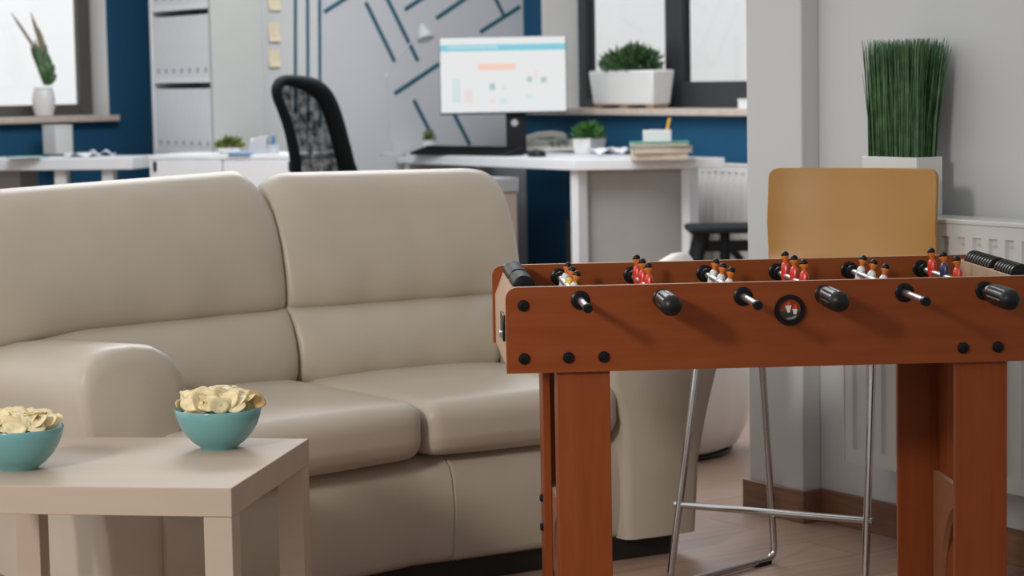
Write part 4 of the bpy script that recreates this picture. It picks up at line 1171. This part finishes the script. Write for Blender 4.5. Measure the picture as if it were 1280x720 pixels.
# ------------------------------------------------------------------ bookshelf with binders
shw = 0.715
bk = thing('bookshelf', 'tall white bookshelf full of white binders in the blue corner', 'bookshelf', BS, A1)
t = 0.03; H_ = 2.3; Dp = 0.28
lev = [0.05, 0.413, 0.776, 1.139, 1.502, 1.865]
mb = MB(); mb.box(-shw, -shw + t, 0, Dp, 0, H_); mb.build('side_board', M['whitem'], bk, bevel=0.002)
mb = MB(); mb.box(-t, 0, 0, Dp, 0, H_); mb.build('side_board', M['shelfshade'], bk, bevel=0.002)['label'] = 'side board with shade put into its colour'
mb = MB(); mb.box(-shw + t, -t, Dp - 0.012, Dp, 0, H_); mb.build('back_board', M['whitem'], bk)
for z in lev + [H_ - t - 0.002]:
    mb = MB(); mb.box(-shw + t, -t, 0.002, Dp - 0.012, z, z + 0.028); mb.build('shelf_board', M['whitem'], bk, bevel=0.001)
nb = 7; bw = (shw - 2 * t - 0.012) / nb
src = None
names = {2: 'bottom', 3: 'lower', 4: 'upper'}
for li, z in ((2, 0.776 + 0.0285), (3, 1.139 + 0.0285), (1, 0.413 + 0.0285)):
    lab = {1: 'white binder on the bookshelf level hidden low behind the sofa', 2: 'white binder on the bookshelf level just above the white cabinet', 3: 'white binder on the bookshelf level between the two dark gaps'}[li]
    if li == 1: continue
    for k in range(nb):
        if src is None:
            src = thing('binder', lab, 'binder', (0, 0, 0), A1)
            mb = MB(); mb.box(0.0002, bw - 0.0002, 0, 0.235, 0, 0.305); mb.build('spine_board', M['binder'], src, bevel=0.001)
            mb = MB(); mb.lathe([(0.010, 0), (0.0125, 0.0), (0.0125, 0.002), (0.009, 0.002)], (bw / 2, -0.0002, 0.034), (0, -1, 0), seg=16, cap=True); mb.build('finger_hole', M['greyb'], src)
            o = src
        else:
            o = copy_tree(src)
        o.location = loc1(BS, -shw + t + 0.006 + k * bw, 0.006, z)
        tag(o, lab, 'binder', 'binders on the %s shelf' % ('second' if li == 2 else 'third'))
for k in range(nb):
    o = copy_tree(src); o.location = loc1(BS, -shw + t + 0.006 + k * bw, 0.006, 1.502 + 0.0285); tag(o, 'white binder on the topmost bookshelf level in view, cut by the photo edge', 'binder', 'binders on the topmost shelf in view')

# ------------------------------------------------------------------ white low cabinet in front of the shelf
cz = 0.80
cl = az(187, 194, cz); cr_ = az(375, 193, cz)
cd_ = (cr_ - cl); ca = math.atan2(cd_.y, cd_.x); cL = cd_.length
wc = thing('white_cabinet', 'low white cabinet behind the sofa in front of the bookshelf', 'cabinet', (cl.x, cl.y, 0), ca)
mb = MB(); mb.box(0, cL, 0, 0.4, 0.05, cz - 0.022); mb.build('carcass', M['white'], wc, bevel=0.002)
mb = MB(); mb.box(-0.004, cL + 0.004, -0.01, 0.40, cz - 0.021, cz); mb.build('cabinet_top', M['white'], wc, bevel=0.002)
mb = MB(); mb.box(0.02, cL - 0.02, 0.02, 0.38, 0, 0.05); mb.build('plinth', M['greyb'], wc)
for k in range(2):
    mb = MB(); mb.box(0.008 + k * cL / 2, cL / 2 - 0.008 + k * cL / 2, -0.018, -0.001, 0.06, cz - 0.026); dr_ = mb.build('door', M['white'], wc, bevel=0.002)
    mb = MB(); x = 0.03 if k == 0 else cL - 0.05; mb.box(x, x + 0.016, -0.024, -0.018, cz - 0.075, cz - 0.03); mb.build('handle', M['blackm'], dr_)
# plant on it
p = az(283, 193.0, cz + 0.002)
sp = thing('potted_plant', 'low olive green succulent in white pot on the white cabinet', 'plant', (p.x, p.y + 0.12, cz), 0)
mb = MB(); mb.lathe([(0.04, 0), (0.052, 0.012), (0.055, 0.03), (0.05, 0.03), (0.04, 0.025), (0.001, 0.025)], seg=28); mb.build('pot', M['whitec'], sp, sharp=40)
mb = MB(); leaves(mb, (0, 0, 0.028), 0.05, 0.05, 0.03, 160, 41, (0.03, 0.05), 0.5); stuffpart(mb.build('foliage', M['leaf3'], sp, sharp=0, fixn=False))
p = az(292, 207, cz + 0.004)
mb = MB(); mb.box(-0.07, 0.07, -0.02, 0.02, 0, 0.012)
# frosted file holder
p = az(320, 192.8, cz + 0.002)
fh = thing('file_holder', 'frosted grey plastic file holder rising behind the gap of sofa cushions', 'file holder', (p.x, p.y + 0.02, cz), ca + 0.1)
mb = MB(); pr_ = [(-0.045, 0.0), (0.05, 0.0), (0.05, 0.085), (0.02, 0.088), (-0.015, 0.07), (-0.035, 0.045)]
for yy in (0.0, 0.07): mb.rings([[(a, yy, b) for a, b in pr_], [(a, yy + 0.003, b) for a, b in pr_]])
mb.box(-0.045, 0.05, 0.003, 0.07, 0, 0.003); mb.box(0.047, 0.05, 0.003, 0.07, 0.003, 0.085); mb.build('shell', M['frost'], fh)
mb = MB(); mb.box(-0.03, 0.045, 0.01, 0.06, 0.004, 0.075); mb.build('papers', M['paper'], fh)
mb = MB(); mb.box(-0.035, 0.043, -0.012, -0.002, 0.0, 0.018)
# pen cup with blue pen
p = az(339, 192.6, cz + 0.002)
pcu = thing('pen_cup', 'grey mesh pen cup beside the office chair on the white cabinet', 'pen holder', (p.x, p.y + 0.05, cz), 0)
mb = MB(); mb.lathe([(0.030, 0), (0.032, 0.0), (0.034, 0.045), (0.032, 0.045), (0.030, 0.004), (0.001, 0.004)], seg=24); mb.build('cup', M['frost'], pcu, sharp=40)
for dx, dz, mm, lab in ((0.006, 0.085, 'bluepen', 'thick blue pen standing in the grey mesh pen cup'), (-0.016, 0.10, 'greyb', 'thin grey pen at the side of the grey mesh pen cup'), (0.02, 0.095, 'greyb', 'grey pen leaning towards the office chair in the mesh cup')):
    mb = MB(); b_ = Vector((p.x, p.y + 0.05, cz)); mb.tube([b_ + Vector((dx * 0.4, 0, 0.005)), b_ + Vector((dx, 0, dz))], 0.007 if mm == 'bluepen' else 0.004, 8); tag(mb.build('pen', M[mm]), lab, 'pen')
p = az(293, 193.0, cz + 0.002)
mb = MB(); mb.box(-0.055, 0.06, -0.03, 0.03, 0, 0.01)
tag(mb.build('notebook', M['bluef'], loc=(p.x + 0.03, p.y + 0.01, cz - 0.0), rz=ca, bevel=0.002), 'small blue notebook lying before the succulent on the white cabinet', 'notebook')

# sticky notes on the white wall panel
nrm = Vector((-E1.x, -E1.y, 0))
def onw(px, py):
    d = fw + (px - 640) / F * RI + (360 - py) / F * UP; k = (CF - Vector((0, 0, CAMH))).dot(nrm) / d.dot(nrm)
    q = Vector((0, 0, CAMH)) + d * k; return (q - CF).dot(E2), q.z
for (y0, y1, lab) in ((-3, 13, 'cream sticky note on white wall panel, topmost of three'), (28, 52, 'cream sticky note on white wall panel, middle of three'), (62, 84, 'cream sticky note on white wall panel, lowest of three')):
    a = onw(335, y0); b = onw(350, y1); mb = MB(); n = 6; ro_ = []
    for k in range(n + 1):
        f_ = k / n; z = a[1] + (b[1] - a[1]) * f_; off = -0.0012 - 0.012 * f_ ** 2
        ro_.append([(a[0], off, z), (b[0], off, z), (b[0], off - 0.0006, z), (a[0], off - 0.0006, z)])
    mb.rings(ro_); tag(mb.build('sticky_note', M['note'], loc=CF, rz=A2, sharp=30), lab, 'sticky note', 'sticky notes on the white wall panel')

# ------------------------------------------------------------------ desk at the left window
lz = 0.78
la = az(-60, 199.5, lz); lb_ = az(165, 197, lz)
ld = (lb_ - la); lang = math.atan2(ld.y, ld.x); lL = ld.length
lk = thing('desk', 'white desk with white box under the plain window beside blue wall', 'desk', (la.x, la.y, 0), lang)
mb = MB(); mb.box(-0.15, lL, 0, 0.36, lz - 0.058, lz); mb.build('desktop', M['white'], lk, bevel=0.003)
dpx = lL / 225.0
for x in (-0.1, (72 + 60) * dpx, (131 + 60) * dpx):
    mb = MB(); mb.box(x - 0.03, x + 0.03, 0.03, 0.09, 0, lz - 0.0585); mb.build('leg', M['whitem'], lk, bevel=0.003)
mb = MB(); mb.box((-5 + 60) * dpx - 0.05, (14 + 60) * dpx, 0.10, 0.33, 0.05, lz - 0.0585); mb.build('side_panel', M['panelg'], lk, bevel=0.002)
p = az(71, 193, lz)
wbx = thing('white_box', 'white square box standing on the desk below the vase', 'box', (p.x, p.y + 0.04, lz), lang - 0.5)
mb = MB(); mb.box(-0.055, 0.055, -0.055, 0.055, 0, 0.142); mb.build('body', M['whitec'], wbx, bevel=0.003)
mb = MB(); mb.box(-0.057, 0.057, -0.057, 0.057, 0.1425, 0.152); mb.build('lid', M['whitec'], wbx, bevel=0.003)
sheet(100, 196, 0.16, 0.12, 0.3, 'loose curled white paper by the white box on the window desk', z=lz + 0.0005, cr=0.022)
sheet(126, 194.5, 0.12, 0.11, -0.3, 'white paper near the end of the window desk', z=lz + 0.0005, cr=0.03)
sheet(32, 196.5, 0.16, 0.12, 0.1, 'white paper on the green folder on the window desk', z=lz + 0.0075)
p = az(32, 197.5, lz)
mb = MB(); mb.box(-0.085, 0.085, -0.06, 0.09, 0, 0.006); tag(mb.build('folder', M['green'], loc=(p.x, p.y + 0.03, lz), rz=lang), 'dark green folder lying under paper on the window desk', 'folder')

# vase with leaves on the left sill
def insill2(px, y):
    k = (px - 640) / F; P0 = WL + Vector((-E1.x, -E1.y, 0)) * y
    return (k * P0.y - P0.x) / (E2.x - k * E2.y)
vx = insill2(61, 0.04)
vp = WL + E2 * vx + Vector((-E1.x, -E1.y, 0)) * 0.04 + Z(0.975)
vs_ = thing('vase_plant', 'white vase with tall green and dried leaves on the window sill', 'plant', vp, 0)
mb = MB(); mb.lathe([(0.036, 0), (0.046, 0.004), (0.058, 0.05), (0.061, 0.09), (0.054, 0.13), (0.047, 0.145), (0.050, 0.152), (0.045, 0.152), (0.042, 0.142), (0.001, 0.13)], seg=32); mb.build('vase', M['whitec'], vs_, sharp=40)
vy = vp.y
def vpt(px, py): return ay(px, py, vy) - vp
def blade(mb, pts, ws):
    rows = []
    for i, (p, w) in enumerate(zip(pts, ws)):
        a = pts[max(0, i - 1)]; b = pts[min(len(pts) - 1, i + 1)]; t = (b - a).normalized(); s_ = Vector((t.z, 0.25, -t.x)).normalized() * w
        rows.append((mb.bm.verts.new(p - s_), mb.bm.verts.new(p + Vector((0, -w * 0.35, 0))), mb.bm.verts.new(p + s_)))
    for i in range(len(rows) - 1):
        for k in (0, 1): mb.face([rows[i][k], rows[i][k + 1], rows[i + 1][k + 1], rows[i + 1][k]])
rnd = random.Random(5)
mb = MB()
for (tx, ty) in ((44, 34), (50, 50), (38, 58), (53, 66), (68, 80), (58, 56), (47, 44), (70, 92), (50, 72), (43, 50), (56, 80)):
    b_ = vpt(60 + rnd.uniform(-4, 4), 106); e = vpt(tx, ty); mid = b_.lerp(e, 0.5) + Vector((rnd.uniform(-0.01, 0.02), rnd.uniform(-0.04, 0.04), 0.0))
    blade(mb, [b_, b_.lerp(mid, 0.6), mid, mid.lerp(e, 0.6), e], [0.008, 0.015, 0.018, 0.013, 0.002])
stuffpart(mb.build('green_leaves', M['leaf'], vs_, sharp=0, fixn=False))
mb = MB()
for (tx, ty) in ((14, 16), (20, 24), (38, 15), (40, 24), (33, 45), (48, 34)):
    b_ = vpt(58 + rnd.uniform(-3, 3), 106); e = vpt(tx, ty); mid = b_.lerp(e, 0.55) + Vector((0.02, 0, 0.01))
    blade(mb, [b_, b_.lerp(mid, 0.6), mid, mid.lerp(e, 0.6), e], [0.003, 0.005, 0.008, 0.008, 0.002])
stuffpart(mb.build('dried_leaves', M['stem'], vs_, sharp=0, fixn=False))

# ------------------------------------------------------------------ light
w = bpy.data.worlds.new('sky'); sc.world = w; w.use_nodes = True
N = w.node_tree.nodes; L = w.node_tree.links; bg = N['Background']
tc = N.new('ShaderNodeTexCoord'); sx = N.new('ShaderNodeSeparateXYZ'); rp = N.new('ShaderNodeValToRGB')
L.new(tc.outputs['Generated'], sx.inputs[0])
mr = N.new('ShaderNodeMapRange'); mr.inputs['From Min'].default_value = -1; mr.inputs['From Max'].default_value = 1
L.new(sx.outputs['Z'], mr.inputs['Value']); L.new(mr.outputs[0], rp.inputs[0])
rp.color_ramp.elements[0].position = 0.35; rp.color_ramp.elements[0].color = (0.30, 0.29, 0.28, 1)
rp.color_ramp.elements[1].position = 0.52; rp.color_ramp.elements[1].color = (0.72, 0.73, 0.735, 1)
e = rp.color_ramp.elements.new(1.0); e.color = (0.50, 0.51, 0.52, 1)
# the room behind and to the right of the camera is dimmer than the window side
dt = N.new('ShaderNodeVectorMath'); dt.operation = 'DOT_PRODUCT'; dt.inputs[1].default_value = (0.55, -0.80, -0.15)
L.new(tc.outputs['Generated'], dt.inputs[0])
m2 = N.new('ShaderNodeMapRange'); m2.inputs['From Min'].default_value = -0.55; m2.inputs['From Max'].default_value = 0.75; m2.inputs['To Min'].default_value = 1.0; m2.inputs['To Max'].default_value = 0.35
m2.interpolation_type = 'SMOOTHSTEP'
L.new(dt.outputs['Value'], m2.inputs['Value'])
mx = N.new('ShaderNodeMix'); mx.data_type = 'RGBA'; mx.blend_type = 'MULTIPLY'; mx.inputs['Factor'].default_value = 1
L.new(rp.outputs[0], mx.inputs['A']); L.new(m2.outputs[0], mx.inputs['B'])
L.new(mx.outputs['Result'], bg.inputs['Color']); bg.inputs['Strength'].default_value = 1.6


def spot(name, loc, target, size, power, color, angle, blend=1.0):
    d = bpy.data.lights.new(name, 'SPOT'); d.shadow_soft_size = size; d.energy = power; d.color = color; d.spot_size = math.radians(angle); d.spot_blend = blend
    o = bpy.data.objects.new(name, d); COL.objects.link(o); o.location = loc
    o.rotation_euler = (Vector(target) - Vector(loc)).to_track_quat('-Z', 'Y').to_euler()
    return o


spot('key_lamp', (-2.45, 0.5, 2.45), (-0.62, 4.8, 0.6), 0.28, 435, (1.0, 0.94, 0.87), 48)


def office_fill(name, loc, sx, sy, power, rz=A1):
    d = bpy.data.lights.new(name, 'AREA'); d.shape = 'RECTANGLE'; d.size = sx; d.size_y = sy; d.energy = power; d.color = (0.97, 0.98, 1.0)
    o = bpy.data.objects.new(name, d); COL.objects.link(o); o.location = loc; o.rotation_euler = (0, 0, rz); return o


office_fill('office_fill', (-0.9, 9.5, 2.95), 1.6, 2.8, 135)  # added overhead fill that brightens the back office, not a real fixture

sc.view_settings.view_transform = 'Standard'; sc.view_settings.look = 'None'; sc.view_settings.gamma = 1; sc.view_settings.exposure = 0.0
sc.view_settings.use_curve_mapping = False
